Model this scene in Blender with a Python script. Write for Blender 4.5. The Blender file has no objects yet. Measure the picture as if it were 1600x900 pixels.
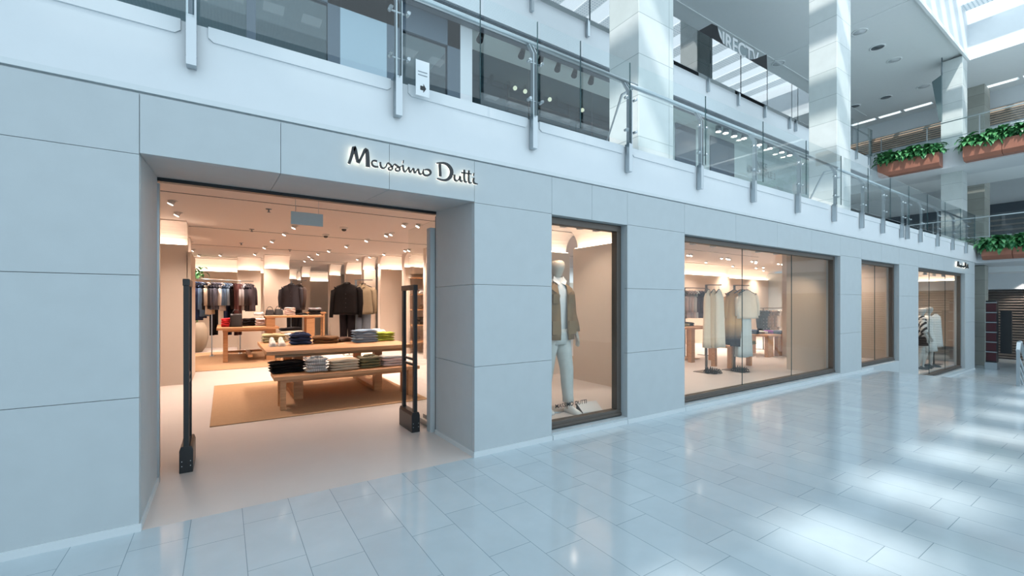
import bpy, bmesh, math, random
from mathutils import Vector, Matrix
random.seed(7)
SC = bpy.context.scene
COL = SC.collection
PI = math.pi

# ------------------------------------------------------------------ camera
FPX, HORIZ, EYE, CAMY = 682.5, 474.0, 1.45, -3.632
YAW = math.atan(450 / FPX)
SN, CS = math.sin(YAW), math.cos(YAW)
cam_d = bpy.data.cameras.new('camera')
cam_d.sensor_width = 36.0
cam_d.lens = 36.0 * FPX / 1600.0
cam_d.shift_y = (HORIZ - 450.0) / 1600.0
cam_d.clip_start = 0.05
cam_d.clip_end = 300
cam = bpy.data.objects.new('camera', cam_d)
cam.location = (0, CAMY, EYE)
cam.rotation_euler = (PI / 2, 0, -YAW)
COL.objects.link(cam)
SC.camera = cam

# ------------------------------------------------------------------ sky, sun, skylight, exposure
W = bpy.data.worlds.new('sky'); SC.world = W; W.use_nodes = True
bg = W.node_tree.nodes['Background']
bg.inputs[0].default_value = (0.74, 0.89, 1.0, 1)
bg.inputs[1].default_value = 1.65
sun_d = bpy.data.lights.new('sun', 'SUN'); sun_d.energy = 4.4; sun_d.angle = math.radians(1.3)
sun_d.color = (1.0, 0.97, 0.92)
SUN_DIR = Vector((0.75, 0.45, -1.0)).normalized()
sun = bpy.data.objects.new('sun', sun_d); COL.objects.link(sun)
sun.rotation_euler = SUN_DIR.to_track_quat('-Z', 'Y').to_euler()
def area(name, loc, size, energy, color, rot=(0, 0, 0)):
    d = bpy.data.lights.new(name, 'AREA'); d.shape = 'RECTANGLE'; d.size, d.size_y = size
    d.energy = energy; d.color = color
    o = bpy.data.objects.new(name, d); o.location = loc; o.rotation_euler = rot; COL.objects.link(o)
    return o
area('skylight_glow', (8, -4.2, 12.2), (36, 8.6), 640, (0.76, 0.91, 1.0))
SC.view_settings.view_transform = 'Standard'
SC.view_settings.look = 'None'
SC.view_settings.exposure = 0.0
SC.view_settings.gamma = 1.0
SC.view_settings.use_curve_mapping = False
SC.cycles.max_bounces = 8
SC.cycles.diffuse_bounces = 6
SC.cycles.glossy_bounces = 4
SC.cycles.transparent_max_bounces = 16
SC.cycles.caustics_reflective = False
SC.cycles.caustics_refractive = False
SC.cycles.sample_clamp_indirect = 4.0

# ------------------------------------------------------------------ helpers
def at(px, py, axis, val):
    """point of the place seen at a pixel of the photograph, on the plane axis = val"""
    u = (px - 800) / FPX; v = (HORIZ - py) / FPX
    r = (SN + u * CS, CS - u * SN, v)
    i = 'XYZ'.index(axis); o = (0, CAMY, EYE)
    t = (val - o[i]) / r[i]
    return Vector((o[0] + r[0] * t, o[1] + r[1] * t, o[2] + r[2] * t))

def mat(name, color, rough=0.6, metal=0.0, spec=0.5, noise=0.0, nscale=8.0, emit=0.0, bump=0.0, bscale=60, sheen=0.0, coat=0):
    m = bpy.data.materials.new(name); m.use_nodes = True
    nt = m.node_tree; b = nt.nodes['Principled BSDF']
    b.inputs['Base Color'].default_value = (*color, 1)
    b.inputs['Roughness'].default_value = rough
    b.inputs['Metallic'].default_value = metal
    b.inputs['Specular IOR Level'].default_value = spec
    if sheen: b.inputs['Sheen Weight'].default_value = sheen
    if coat: b.inputs['Coat Weight'].default_value = coat
    if emit:
        b.inputs['Emission Color'].default_value = (*color, 1)
        b.inputs['Emission Strength'].default_value = emit
    if noise or bump:
        tc = nt.nodes.new('ShaderNodeTexCoord')
    if noise:
        n = nt.nodes.new('ShaderNodeTexNoise'); n.inputs['Scale'].default_value = nscale; n.inputs['Detail'].default_value = 6
        mx = nt.nodes.new('ShaderNodeMix'); mx.data_type = 'RGBA'
        mx.inputs[6].default_value = (*[c * (1 - noise) for c in color], 1)
        mx.inputs[7].default_value = (*[min(1, c * (1 + noise)) for c in color], 1)
        nt.links.new(tc.outputs['Object'], n.inputs['Vector'])
        nt.links.new(n.outputs['Fac'], mx.inputs[0]); nt.links.new(mx.outputs[2], b.inputs['Base Color'])
    if bump:
        n2 = nt.nodes.new('ShaderNodeTexNoise'); n2.inputs['Scale'].default_value = bscale
        bp = nt.nodes.new('ShaderNodeBump'); bp.inputs['Strength'].default_value = bump; bp.inputs['Distance'].default_value = 0.01
        nt.links.new(tc.outputs['Object'], n2.inputs['Vector'])
        nt.links.new(n2.outputs['Fac'], bp.inputs['Height']); nt.links.new(bp.outputs['Normal'], b.inputs['Normal'])
    return m

def mat_glass(name, tint=(0.93, 0.98, 0.97), refl=1.0, ior=1.5, base=0.0):
    m = bpy.data.materials.new(name); m.use_nodes = True
    nt = m.node_tree; nt.nodes.clear()
    out = nt.nodes.new('ShaderNodeOutputMaterial'); mx = nt.nodes.new('ShaderNodeMixShader')
    t = nt.nodes.new('ShaderNodeBsdfTransparent'); t.inputs[0].default_value = (*tint, 1)
    g = nt.nodes.new('ShaderNodeBsdfGlossy'); g.inputs['Roughness'].default_value = 0.0
    f = nt.nodes.new('ShaderNodeLayerWeight'); f.inputs['Blend'].default_value = 0.5
    pw = nt.nodes.new('ShaderNodeMath'); pw.operation = 'POWER'; pw.inputs[1].default_value = 5.0
    r0 = ((ior - 1) / (ior + 1)) ** 2
    mm = nt.nodes.new('ShaderNodeMath'); mm.operation = 'MULTIPLY_ADD'; mm.inputs[1].default_value = (1 - r0) * refl; mm.inputs[2].default_value = min(1, r0 * refl + base)
    nt.links.new(f.outputs['Facing'], pw.inputs[0]); nt.links.new(pw.outputs[0], mm.inputs[0]); nt.links.new(mm.outputs[0], mx.inputs[0])
    nt.links.new(t.outputs[0], mx.inputs[1]); nt.links.new(g.outputs[0], mx.inputs[2]); nt.links.new(mx.outputs[0], out.inputs[0])
    return m

def mat_tile(name, c1, c2, mortar, bw, bh, off, freq, msize, rough, rot=0.0, loc=(0, 0, 0), spec=0.5, wall=None, noise=True):
    m = bpy.data.materials.new(name); m.use_nodes = True
    nt = m.node_tree; b = nt.nodes['Principled BSDF']
    tc = nt.nodes.new('ShaderNodeTexCoord'); mp = nt.nodes.new('ShaderNodeMapping')
    mp.inputs['Location'].default_value = loc; mp.inputs['Rotation'].default_value = (0, 0, rot)
    br = nt.nodes.new('ShaderNodeTexBrick'); br.offset = off; br.offset_frequency = freq; br.squash = 1.0
    br.inputs['Color1'].default_value = (*c1, 1); br.inputs['Color2'].default_value = (*c2, 1); br.inputs['Mortar'].default_value = (*mortar, 1)
    br.inputs['Scale'].default_value = 1.0; br.inputs['Mortar Size'].default_value = msize; br.inputs['Mortar Smooth'].default_value = 0.0
    br.inputs['Brick Width'].default_value = bw; br.inputs['Row Height'].default_value = bh
    if wall:  # build the (u, v) plane of a vertical surface from object coordinates
        sp = nt.nodes.new('ShaderNodeSeparateXYZ'); cb = nt.nodes.new('ShaderNodeCombineXYZ')
        ad = nt.nodes.new('ShaderNodeMath'); ad.operation = 'ADD'
        nt.links.new(tc.outputs['Object'], sp.inputs[0])
        nt.links.new(sp.outputs['X'], ad.inputs[0]); nt.links.new(sp.outputs['Y'], ad.inputs[1])
        nt.links.new(ad.outputs[0], cb.inputs['X']); nt.links.new(sp.outputs['Z'], cb.inputs['Y'])
        nt.links.new(cb.outputs[0], mp.inputs['Vector'])
    else:
        nt.links.new(tc.outputs['Object'], mp.inputs['Vector'])
    nt.links.new(mp.outputs[0], br.inputs['Vector'])
    if noise:
        n = nt.nodes.new('ShaderNodeTexNoise'); n.inputs['Scale'].default_value = 3.0; n.inputs['Detail'].default_value = 8
        nt.links.new(tc.outputs['Object'], n.inputs['Vector'])
        mx = nt.nodes.new('ShaderNodeMix'); mx.data_type = 'RGBA'; mx.blend_type = 'MULTIPLY'; mx.inputs[0].default_value = 0.25
        nt.links.new(br.outputs['Color'], mx.inputs[6]); nt.links.new(n.outputs['Color'], mx.inputs[7])
        hs = nt.nodes.new('ShaderNodeHueSaturation'); hs.inputs['Saturation'].default_value = 0.0
        nt.links.new(n.outputs['Color'], hs.inputs['Color']); nt.links.new(hs.outputs[0], mx.inputs[7])
        nt.links.new(mx.outputs[2], b.inputs['Base Color'])
    else:
        nt.links.new(br.outputs['Color'], b.inputs['Base Color'])
    b.inputs['Roughness'].default_value = rough; b.inputs['Specular IOR Level'].default_value = spec
    return m

def mat_wood(name, c1, c2, scale=6.0, rough=0.45, axis='X'):
    m = bpy.data.materials.new(name); m.use_nodes = True
    nt = m.node_tree; b = nt.nodes['Principled BSDF']
    tc = nt.nodes.new('ShaderNodeTexCoord'); mp = nt.nodes.new('ShaderNodeMapping')
    s = {'X': (0.6, 9, 9), 'Y': (9, 0.6, 9), 'Z': (9, 9, 0.6)}[axis]
    mp.inputs['Scale'].default_value = s
    n = nt.nodes.new('ShaderNodeTexNoise'); n.inputs['Scale'].default_value = scale; n.inputs['Detail'].default_value = 8
    cr = nt.nodes.new('ShaderNodeValToRGB')
    cr.color_ramp.elements[0].color = (*c1, 1); cr.color_ramp.elements[0].position = 0.3
    cr.color_ramp.elements[1].color = (*c2, 1); cr.color_ramp.elements[1].position = 0.75
    nt.links.new(tc.outputs['Object'], mp.inputs[0]); nt.links.new(mp.outputs[0], n.inputs['Vector'])
    nt.links.new(n.outputs['Fac'], cr.inputs[0]); nt.links.new(cr.outputs[0], b.inputs['Base Color'])
    b.inputs['Roughness'].default_value = rough
    return m

SPOT_W = 180.0
M = {}
M['lime'] = mat('limestone_panel', (0.445, 0.495, 0.515), 0.55, noise=0.05, nscale=7, bump=0.03, bscale=300)
M['joint'] = mat('dark_joint', (0.10, 0.12, 0.13), 0.9)
M['white'] = mat('white_plaster', (0.66, 0.70, 0.725), 0.5, noise=0.02)
M['ceil'] = mat('mall_ceiling_paint', (0.80, 0.84, 0.85), 0.7, noise=0.02)
M['base'] = mat('pale_stone_skirting', (0.60, 0.65, 0.67), 0.4)
M['floor'] = mat_tile('polished_tile', (0.53, 0.61, 0.65), (0.48, 0.56, 0.605), (0.24, 0.31, 0.35), 0.602, 0.29, 0.25, 2, 0.0018, 0.10, rot=PI / 2, loc=(0.18, -0.107, 0))
M['shopfloor'] = mat('honed_stone_floor', (0.60, 0.55, 0.52), 0.38, noise=0.05, nscale=2.5)
M['stone'] = mat_tile('travertine_cladding', (0.68, 0.72, 0.715), (0.56, 0.62, 0.61), (0.36, 0.42, 0.42), 0.9, 0.62, 0.0, 2, 0.006, 0.5, wall=True)
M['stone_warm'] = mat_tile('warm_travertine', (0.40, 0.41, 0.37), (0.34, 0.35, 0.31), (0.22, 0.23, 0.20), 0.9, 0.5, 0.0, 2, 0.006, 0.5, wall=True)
M['steel'] = mat('brushed_steel', (0.48, 0.53, 0.56), 0.32, metal=1.0)
M['steel_dark'] = mat('dark_steel', (0.22, 0.26, 0.29), 0.35, metal=0.8)
M['black'] = mat('black_metal', (0.012, 0.015, 0.018), 0.35)
M['bronze'] = mat('bronze_frame', (0.105, 0.088, 0.075), 0.4, metal=0.3)
M['frame_blue'] = mat('slate_blue_frame', (0.075, 0.11, 0.145), 0.45)
M['glass'] = mat_glass('clear_glass', (0.98, 0.995, 0.99), 1.0)
M['shopglass'] = mat_glass('shop_window_glass', (0.97, 0.99, 0.985), 0.6)
M['railglass'] = mat_glass('railing_glass', (0.965, 0.99, 0.99), 1.0)
M['coated'] = mat_glass('coated_reflective_glass', (0.35, 0.42, 0.45), 1.0, 1.5, 0.42)
M['darkglass'] = mat_glass('dim_store_glass', (0.55, 0.66, 0.70), 1.0, 1.5, 0.04)
M['glassedge'] = mat('dark_glass_edge', (0.02, 0.07, 0.08), 0.2)
M['panel'] = mat('beige_wall_panel', (0.62, 0.53, 0.44), 0.75, noise=0.02, bump=0.05, bscale=400)
M['cream'] = mat('cream_cove_plaster', (0.82, 0.74, 0.68), 0.7)
M['shopceil'] = mat('shop_ceiling', (0.88, 0.82, 0.78), 0.7)
M['cove'] = mat('warm_cove_light', (1.0, 0.76, 0.58), emit=13.0)
M['spot_on'] = mat('lit_spot_lens', (1.0, 0.90, 0.78), emit=12.0)
M['halo'] = mat('sign_backlight', (1.0, 0.93, 0.80), emit=3.2)
M['wood'] = mat_wood('light_oak', (0.42, 0.21, 0.09), (0.56, 0.31, 0.155), 5.0)
M['rug'] = mat('woven_jute_rug', (0.40, 0.25, 0.14), 0.95, noise=0.12, nscale=30, bump=0.4, bscale=250)
M['whitepaint'] = mat('white_fixture', (0.75, 0.72, 0.68), 0.5)

class MB:
    """collects shapes and links them as one mesh object"""
    def __init__(s): s.v = []; s.f = []; s.sm = []
    def add(s, vs, fs, smooth=False, mtx=None):
        o = len(s.v)
        for v in vs:
            v = Vector(v)
            s.v.append(mtx @ v if mtx else v)
        for f in fs: s.f.append([o + i for i in f]); s.sm.append(smooth)
        return s
    def box(s, x0, y0, z0, x1, y1, z1, mtx=None):
        if x0 > x1: x0, x1 = x1, x0
        if y0 > y1: y0, y1 = y1, y0
        if z0 > z1: z0, z1 = z1, z0
        vs = [(x0, y0, z0), (x1, y0, z0), (x1, y1, z0), (x0, y1, z0), (x0, y0, z1), (x1, y0, z1), (x1, y1, z1), (x0, y1, z1)]
        return s.add(vs, [(0, 3, 2, 1), (4, 5, 6, 7), (0, 1, 5, 4), (1, 2, 6, 5), (2, 3, 7, 6), (3, 0, 4, 7)], mtx=mtx)
    def bar(s, a, b, w, h, up=(0, 0, 1)):
        a = Vector(a); b = Vector(b); d = (b - a); L = d.length; d.normalize()
        up = Vector(up); x = d.cross(up)
        if x.length < 1e-5: x = d.cross(Vector((0, 1, 0)))
        x.normalize(); y = x.cross(d)
        vs = []
        for p in (a, b):
            for sx, sy in ((-1, -1), (1, -1), (1, 1), (-1, 1)):
                vs.append(p + x * sx * w / 2 + y * sy * h / 2)
        return s.add(vs, [(0, 1, 2, 3), (7, 6, 5, 4), (0, 4, 5, 1), (1, 5, 6, 2), (2, 6, 7, 3), (3, 7, 4, 0)])
    def tube(s, pts, r, n=10, cap=True):
        pts = [Vector(p) for p in pts]; rs = r if isinstance(r, (list, tuple)) else [r] * len(pts)
        rings = []
        for i, p in enumerate(pts):
            d = (pts[min(i + 1, len(pts) - 1)] - pts[max(i - 1, 0)]).normalized()
            up = Vector((0, 0, 1)) if abs(d.z) < 0.9 else Vector((1, 0, 0))
            x = d.cross(up).normalized(); y = x.cross(d)
            rings.append([p + (x * math.cos(k * 2 * PI / n) + y * math.sin(k * 2 * PI / n)) * rs[i] for k in range(n)])
        return s.loft(rings, cap)
    def loft(s, rings, cap=True, smooth=True, closed=True):
        n = len(rings[0]); o = len(s.v)
        for r in rings: s.v += [Vector(p) for p in r]
        for i in range(len(rings) - 1):
            for k in range(n if closed else n - 1):
                k2 = (k + 1) % n
                s.f.append([o + i * n + k, o + i * n + k2, o + (i + 1) * n + k2, o + (i + 1) * n + k]); s.sm.append(smooth)
        if cap:
            s.f.append([o + k for k in range(n)][::-1]); s.sm.append(False)
            s.f.append([o + (len(rings) - 1) * n + k for k in range(n)]); s.sm.append(False)
        return s
    def lathe(s, prof, c=(0, 0, 0), n=20, cap=True):
        c = Vector(c)
        return s.loft([[c + Vector((r * math.cos(k * 2 * PI / n), r * math.sin(k * 2 * PI / n), z)) for k in range(n)] for r, z in prof], cap)
    def prism(s, poly, y0, y1, mtx=None):
        n = len(poly)
        vs = [(x, y0, z) for x, z in poly] + [(x, y1, z) for x, z in poly]
        fs = [list(range(n)), list(range(2 * n - 1, n - 1, -1))] + [[k, k + n, (k + 1) % n + n, (k + 1) % n] for k in range(n)]
        return s.add(vs, fs, mtx=mtx)
    def sphere(s, c, rx, ry=None, rz=None, n=12, m=8):
        ry = ry or rx; rz = rz or rx; c = Vector(c)
        rings = [[c + Vector((rx * math.sin(t) * math.cos(k * 2 * PI / n), ry * math.sin(t) * math.sin(k * 2 * PI / n), rz * math.cos(t))) for k in range(n)]
                 for t in [max(0.02, min(PI - 0.02, j * PI / m)) for j in range(m + 1)]]
        return s.loft(rings[::-1])
    def mesh(s, name, material, org=(0, 0, 0), fix=True):
        org = Vector(org)
        me = bpy.data.meshes.new(name); me.from_pydata([tuple(v - org) for v in s.v], [], s.f)
        me.polygons.foreach_set('use_smooth', s.sm)
        if fix:
            b = bmesh.new(); b.from_mesh(me); bmesh.ops.recalc_face_normals(b, faces=b.faces); b.to_mesh(me); b.free()
        me.materials.append(material); me.update()
        return me
    def build(s, name, material, parent=None, bevel=0.0, seg=2):
        """world coordinates; origin at the parent's base, or at the base centre of a thing of one mesh"""
        if parent is not None: org = world_org(parent)
        else:
            xs = [v.x for v in s.v]; ys = [v.y for v in s.v]; zs = [v.z for v in s.v]
            org = Vector(((min(xs) + max(xs)) / 2, (min(ys) + max(ys)) / 2, min(zs)))
        o = bpy.data.objects.new(name, s.mesh(name, material, org))
        COL.objects.link(o)
        if parent is not None: o.parent = parent
        else: o.location = org
        if bevel:
            m = o.modifiers.new('bevel', 'BEVEL'); m.width = bevel; m.segments = seg; m.limit_method = 'ANGLE'
        return o

def world_org(o):
    p = Vector((0, 0, 0))
    while o is not None: p += Vector(o.location); o = o.parent
    return p
def tag(o, label, cat, group=None, kind=None):
    o['label'] = label; o['category'] = cat
    if group: o['group'] = group
    if kind: o['kind'] = kind
    return o
def struct(o, label=None, cat=None):
    o['kind'] = 'structure'
    if label: o['label'] = label
    if cat: o['category'] = cat
    return o
def thing(name, label, cat, loc, rz=0, group=None):
    o = bpy.data.objects.new(name, None); o.empty_display_size = 0.1; COL.objects.link(o)
    o.location = loc; o.rotation_euler = (0, 0, rz)
    return tag(o, label, cat, group)
def copy_tree(o, parent=None):
    c = o.copy(); COL.objects.link(c); c.parent = parent
    for ch in list(o.children): copy_tree(ch, c)
    return c

# ================================================================== STRUCTURE
LIN, GRV, SLAB = 2.41, 2.79, 3.33
# ground floors
XE = 11.85
b = MB().box(-9, -12, -0.3, XE, 0.0, 0); o = b.build('floor', M['floor']); 
struct(o, 'pale grey polished stone tile floor of the mall', 'floor')
# tile pattern is anchored to the world: keep the origin at 0
def anchor(o):
    d = Vector(o.location); o.location = (0, 0, 0)
    for v in o.data.vertices: v.co += d
anchor(o)
o = MB().box(XE, -12, -1.0, 34, 8, -0.73).build('floor', M['floor']); anchor(o); struct(o, 'lower pale tile floor beyond the steps', 'floor')
st = MB()
for i in range(1, 4): st.box(XE, -6, -0.73, XE + 0.3 * i, -0.01, -0.73 + 0.1825 * (4 - i))
o = st.build('floor_steps', M['floor']); struct(o, 'steps down to the lower floor', 'steps')
o = MB().box(-3.2, 0.11, -0.3, 14.2, 21, 0.0).box(-0.449, 0.0, -0.3, 1.969, 0.11, 0.0).build('floor', M['shopfloor']); anchor(o); struct(o, 'honed stone floor of the clothes shop', 'floor')
o = MB().box(14.2, 2.1, -0.3, 22.5, 12, 0.0).build('floor', M['shopfloor']); anchor(o); struct(o, 'honed stone floor deep in the shop', 'floor')

# facade wall: backing and stone panels with open joints
XJ = [-9, -6.2, -3.3, -0.45, 0.35, 1.16, 1.97, 2.90, 3.48, 4.06, 5.18, 6.43, 7.68, 8.92, 10.16, 11.22, 12.36, 13.51, 14.94, 16.1, 17.2, 18.35, 19.5, 20.7]
OPEN = [(-0.45, 1.97, -1, LIN), (2.90, 4.06, 0.075, 2.395), (5.18, 10.16, 0.075, 2.385), (11.22, 13.51, 0.075, 2.385), (14.94, 19.5, -0.6, 2.385)]
ZJ = [-0.73, 0.85, 1.63, 2.40, GRV]
pan = MB(); G = 0.0018
def opening(x):
    for a in OPEN:
        if a[0] < x < a[1]: return a
for i in range(len(XJ) - 1):
    x0, x1 = XJ[i], XJ[i + 1]; xm = (x0 + x1) / 2; op = opening(xm)
    if op is None:
        for j in range(4):
            pan.box(x0 + G, 0, ZJ[j] + (G if j else 0), x1 - G, 0.05, ZJ[j + 1] - G)
    else:
        pan.box(x0 + G, 0, op[3], x1 - G, 0.05, GRV - G)
        if op[2] > -0.7: pan.box(x0 + G, 0, -0.73, x1 - G, 0.05, op[2])
o = pan.build('wall_front', M['lime'])
struct(o, 'pale blue grey limestone panel shopfront wall', 'wall')
bk = MB()
for x0, x1 in ((-9, -0.47), (1.99, 2.88), (4.08, 5.16), (10.18, 11.20), (13.53, 14.92), (19.52, 20.68)):
    bk.box(x0, 0.05, -0.73, x1, 0.10, GRV)
bk.box(-9, 0.05, 2.43, 20.68, 0.10, GRV)
struct(bk.build('wall_backing', M['joint']))
# reveals and returns of each opening (same stone)
rv = MB()
def reveal(x0, x1, z0, z1, d, sill=True):
    rv.box(x0 - 0.05, 0.051, z0, x0, d, z1 + 0.05)
    rv.box(x1, 0.051, z0, x1 + 0.05, d, z1 + 0.05)
    rv.box(x0, 0.051, z1, x1, d, z1 + 0.05)
    if sill: rv.box(x0, 0.051, z0 - 0.08, x1, d, z0)
for a in OPEN[1:]: reveal(a[0], a[1], a[2], a[3], 0.24)
# entrance: deep reveal, head in three panels
D0 = 0.90
rv.box(-0.50, 0.051, 0, -0.45, D0, LIN + 0.06); rv.box(1.97, 0.051, 0, 2.02, D0, 0.85 - G); rv.box(1.97, 0.051, 0.85 + G, 2.02, D0, 1.63 - G); rv.box(1.97, 0.051, 1.63 + G, 2.02, D0, LIN + 0.06)
for a, c in ((-0.45, 0.35), (0.35, 1.16), (1.16, 1.97)): rv.add([(a + G, .051, LIN), (c - G, .051, LIN), (c - G, D0, LIN + .06), (a + G, D0, LIN + .06), (a + G, .051, LIN + .1), (c - G, .051, LIN + .1), (c - G, D0, LIN + .1), (a + G, D0, LIN + .1)], [(0, 3, 2, 1), (4, 5, 6, 7), (0, 1, 5, 4), (1, 2, 6, 5), (2, 3, 7, 6), (3, 0, 4, 7)])
struct(rv.build('wall_reveals', M['lime']), 'limestone reveals of the entrance and windows', 'wall')
# end return of the facade
struct(MB().box(20.60, 0.051, -0.73, 20.70, 12.0, GRV).build('wall_end', M['lime']))
# baseboards
bb = MB()
for x0, x1 in ((-9, -0.44), (1.96, 2.90), (2.91, 4.05), (4.06, 5.18), (5.19, 10.15), (10.16, XE)):
    bb.box(x0, -0.014, 0, x1, 0, 0.048)
bb.box(-0.45, 0, 0, -0.438, D0, 0.045); bb.box(1.958, 0, 0, 1.97, D0, 0.045)
struct(bb.build('baseboard_front', M['base']), 'low pale stone skirting along the shopfront', 'skirting')
struct(MB().box(XE, -0.014, -0.73, 20.7, 0, -0.68).build('baseboard_lower', M['base']))

# fascia above: shadow groove, lip, white slab edge
struct(MB().box(-9, -0.004, GRV + 0.014, 20.7, 0.10, GRV + 0.05).box(-9, 0.03, GRV - 0.01, 20.7, 0.1, GRV + 0.02).build('trim_1', M['base']), 'grey lip and shadow groove under the white fascia', 'trim')
struct(MB().box(-9, 0.0, GRV + 0.05, 20.7, 0.25, SLAB).build('wall_fascia', M['white']), 'smooth white fascia of the upper walkway', 'wall')
struct(MB().box(-9, 0.25, 3.05, 20.7, 3.38, SLAB - 0.001).build('floor_upper', M['white']), 'upper walkway slab', 'floor')
cop = MB()
PX = [-0.18 + 1.41 * i for i in range(-6, 15)]
for i in range(len(PX) - 1):
    x0, x1 = PX[i] + 0.09, PX[i + 1] - 0.06
    if x1 > 20.5: break
    cop.add([(x0 + .03, -0.012, 3.235), (x1 - .03, -0.012, 3.235), (x1, -0.012, 3.26), (x1, -0.012, SLAB + .004), (x0, -0.012, SLAB + .004), (x0, -0.012, 3.26),
             (x0 + .03, 0.0, 3.235), (x1 - .03, 0.0, 3.235), (x1, 0.0, 3.26), (x1, 0.0, SLAB + .004), (x0, 0.0, SLAB + .004), (x0, 0.0, 3.26)],
            [(0, 1, 2, 3, 4, 5), (11, 10, 9, 8, 7, 6)] + [(k, k + 6, (k + 1) % 6 + 6, (k + 1) % 6) for k in range(6)])
struct(cop.build('trim_2', M['white']), 'raised white band along the slab edge', 'trim')

# level three slab, its soffit and fascia
F3B, F3T = 6.47, 7.20
struct(MB().box(-9, 3.0, F3B, 21.3, 3.25, F3T).build('wall_fascia_top', M['white']), 'white fascia of the top walkway', 'wall')
struct(MB().box(-9, 3.25, 6.66, 21.3, 3.40, F3T).box(-9, 3.015, F3B - .03, 21.3, 3.40, F3B - .001).build('trim_3', mat('slate_soffit', (.10, .125, .15), .6)))
struct(MB().box(-9, 3.40, 6.95, 21.3, 12, F3T - 0.002).build('floor_top', M['ceil']), 'top walkway slab', 'floor')
# ceiling of the top level with the well opening
ZC = 10.9
cl = MB(); cl.box(-9, 0.77, ZC, 27.7, 12, ZC + 0.2); cl.box(24.0, -14, ZC, 27.7, 0.77, ZC + 0.2)
cl.box(28.0, -14, ZC, 34, 12, ZC + 0.2)
for y in (9.8, 7.3, 4.72, 3.72, 2.58, 0.95, -0.1, -3): cl.box(27.7, y - 0.06, ZC, 28.0, y + 0.06, ZC + 0.2)
struct(cl.build('ceiling', M['ceil']), 'grey white ceiling above the top walkway', 'ceiling')
bd = MB(); bd.box(-9, 0.70, ZC - 0.10, 24.1, 0.77, ZC + 0.02); bd.box(23.93, -14, ZC - 0.10, 24.0, 0.70, ZC + 0.02)
for x in (5.3, 11.5, 17.8): bd.box(x, 0.8, ZC - 0.018, x + 0.05, 12, ZC)
bd.box(-9, 4.9, ZC - 0.018, 27, 4.95, ZC)
struct(bd.build('trim_4', M['ceil']))
# skylight well and roof of alternating fritted strips
ZR = 12.6
struct(MB().box(-9, 0.77, ZC + .2, 24.2, 0.9, ZR).box(24.0, -14, ZC + .2, 24.2, 0.77, ZR).build('wall_well', M['white']), 'white walls of the skylight well', 'wall')
def frit_mat():
    m = bpy.data.materials.new('dotted_frit_glass'); m.use_nodes = True; nt = m.node_tree; bs = nt.nodes['Principled BSDF']
    tc = nt.nodes.new('ShaderNodeTexCoord'); v = nt.nodes.new('ShaderNodeTexVoronoi'); v.inputs['Scale'].default_value = 9; v.inputs['Randomness'].default_value = 0
    cr = nt.nodes.new('ShaderNodeValToRGB'); cr.color_ramp.interpolation = 'CONSTANT'
    cr.color_ramp.elements[0].color = (0.30, 0.42, 0.50, 1); cr.color_ramp.elements[1].color = (0.85, 0.88, 0.9, 1); cr.color_ramp.elements[1].position = 0.26
    nt.links.new(tc.outputs['Object'], v.inputs['Vector']); nt.links.new(v.outputs['Distance'], cr.inputs[0]); nt.links.new(cr.outputs[0], bs.inputs['Base Color'])
    bs.inputs['Roughness'].default_value = 0.6
    return m
M['frit'] = frit_mat()
rf = MB(); x = -12.6; PER = 1.32
while x < 24:
    rf.box(x, -10, ZR, x + 0.62, 0.77, ZR + 0.06); x += PER
rf.box(-12.6, -7.85, ZR - 0.01, 24, -4.2, ZR + 0.07)  # added opaque panel, keeps sun off all but columns and floor patches
rf.box(-12.6, -12, ZR - 0.01, 24, -8.6, ZR + 0.07)  # second added sun blocker, bounds the row of floor patches
struct(rf.build('ceiling_skylight', M['frit']), 'fritted glass strips of the atrium skylight with added sun-blocking cross panels', 'skylight')
# back walls
struct(MB().box(-9.2, -12, -0.3, -9, 12, ZC).build('wall_left', M['white']))
struct(MB().box(-9, 20.0, -0.3, 23, 20.2, 3.0).build('wall_back', M['panel']))
struct(MB().box(-9, 12, 3.0, 34, 12.2, ZC + .2).build('wall_back_upper', M['ceil']))
struct(MB().box(33.8, -14, -1, 34, 12, ZC + .2).build('wall_right', M['ceil']))

# shop shell: ceiling with thin seams, side walls
ZS = 2.90
sc_ = MB().box(-3.2, D0 - 0.02, ZS, 21, 20, ZS + 0.1)
struct(sc_.build('ceiling_shop', M['shopceil']), 'warm lit plaster ceiling of the clothes shop', 'ceiling')
struct(MB().box(2.0, 0.24, ZS, 20.6, D0 - .02, ZS + 0.1).box(-0.5, D0 - 0.08, 2.53, 2.02, D0 - 0.03, ZS).build('ceiling_and_light_block', M['shopceil']))  # second box, over the entrance, is unseen and added only to block light
se = MB()
for y in (3.54, 6.53, 9.6, 12.6): se.box(-1.2, y, ZS - 0.004, 14, y + 0.025, ZS)
struct(se.build('trim_5', M['joint']))
struct(MB().box(-3.3, 0.1, 0, -3.2, 20, ZS).build('wall_shop_left', M['panel']))
struct(MB().box(-3.2, 0.10, 0, -0.52, 0.2, ZS).build('wall_shop_front', M['panel']))

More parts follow.
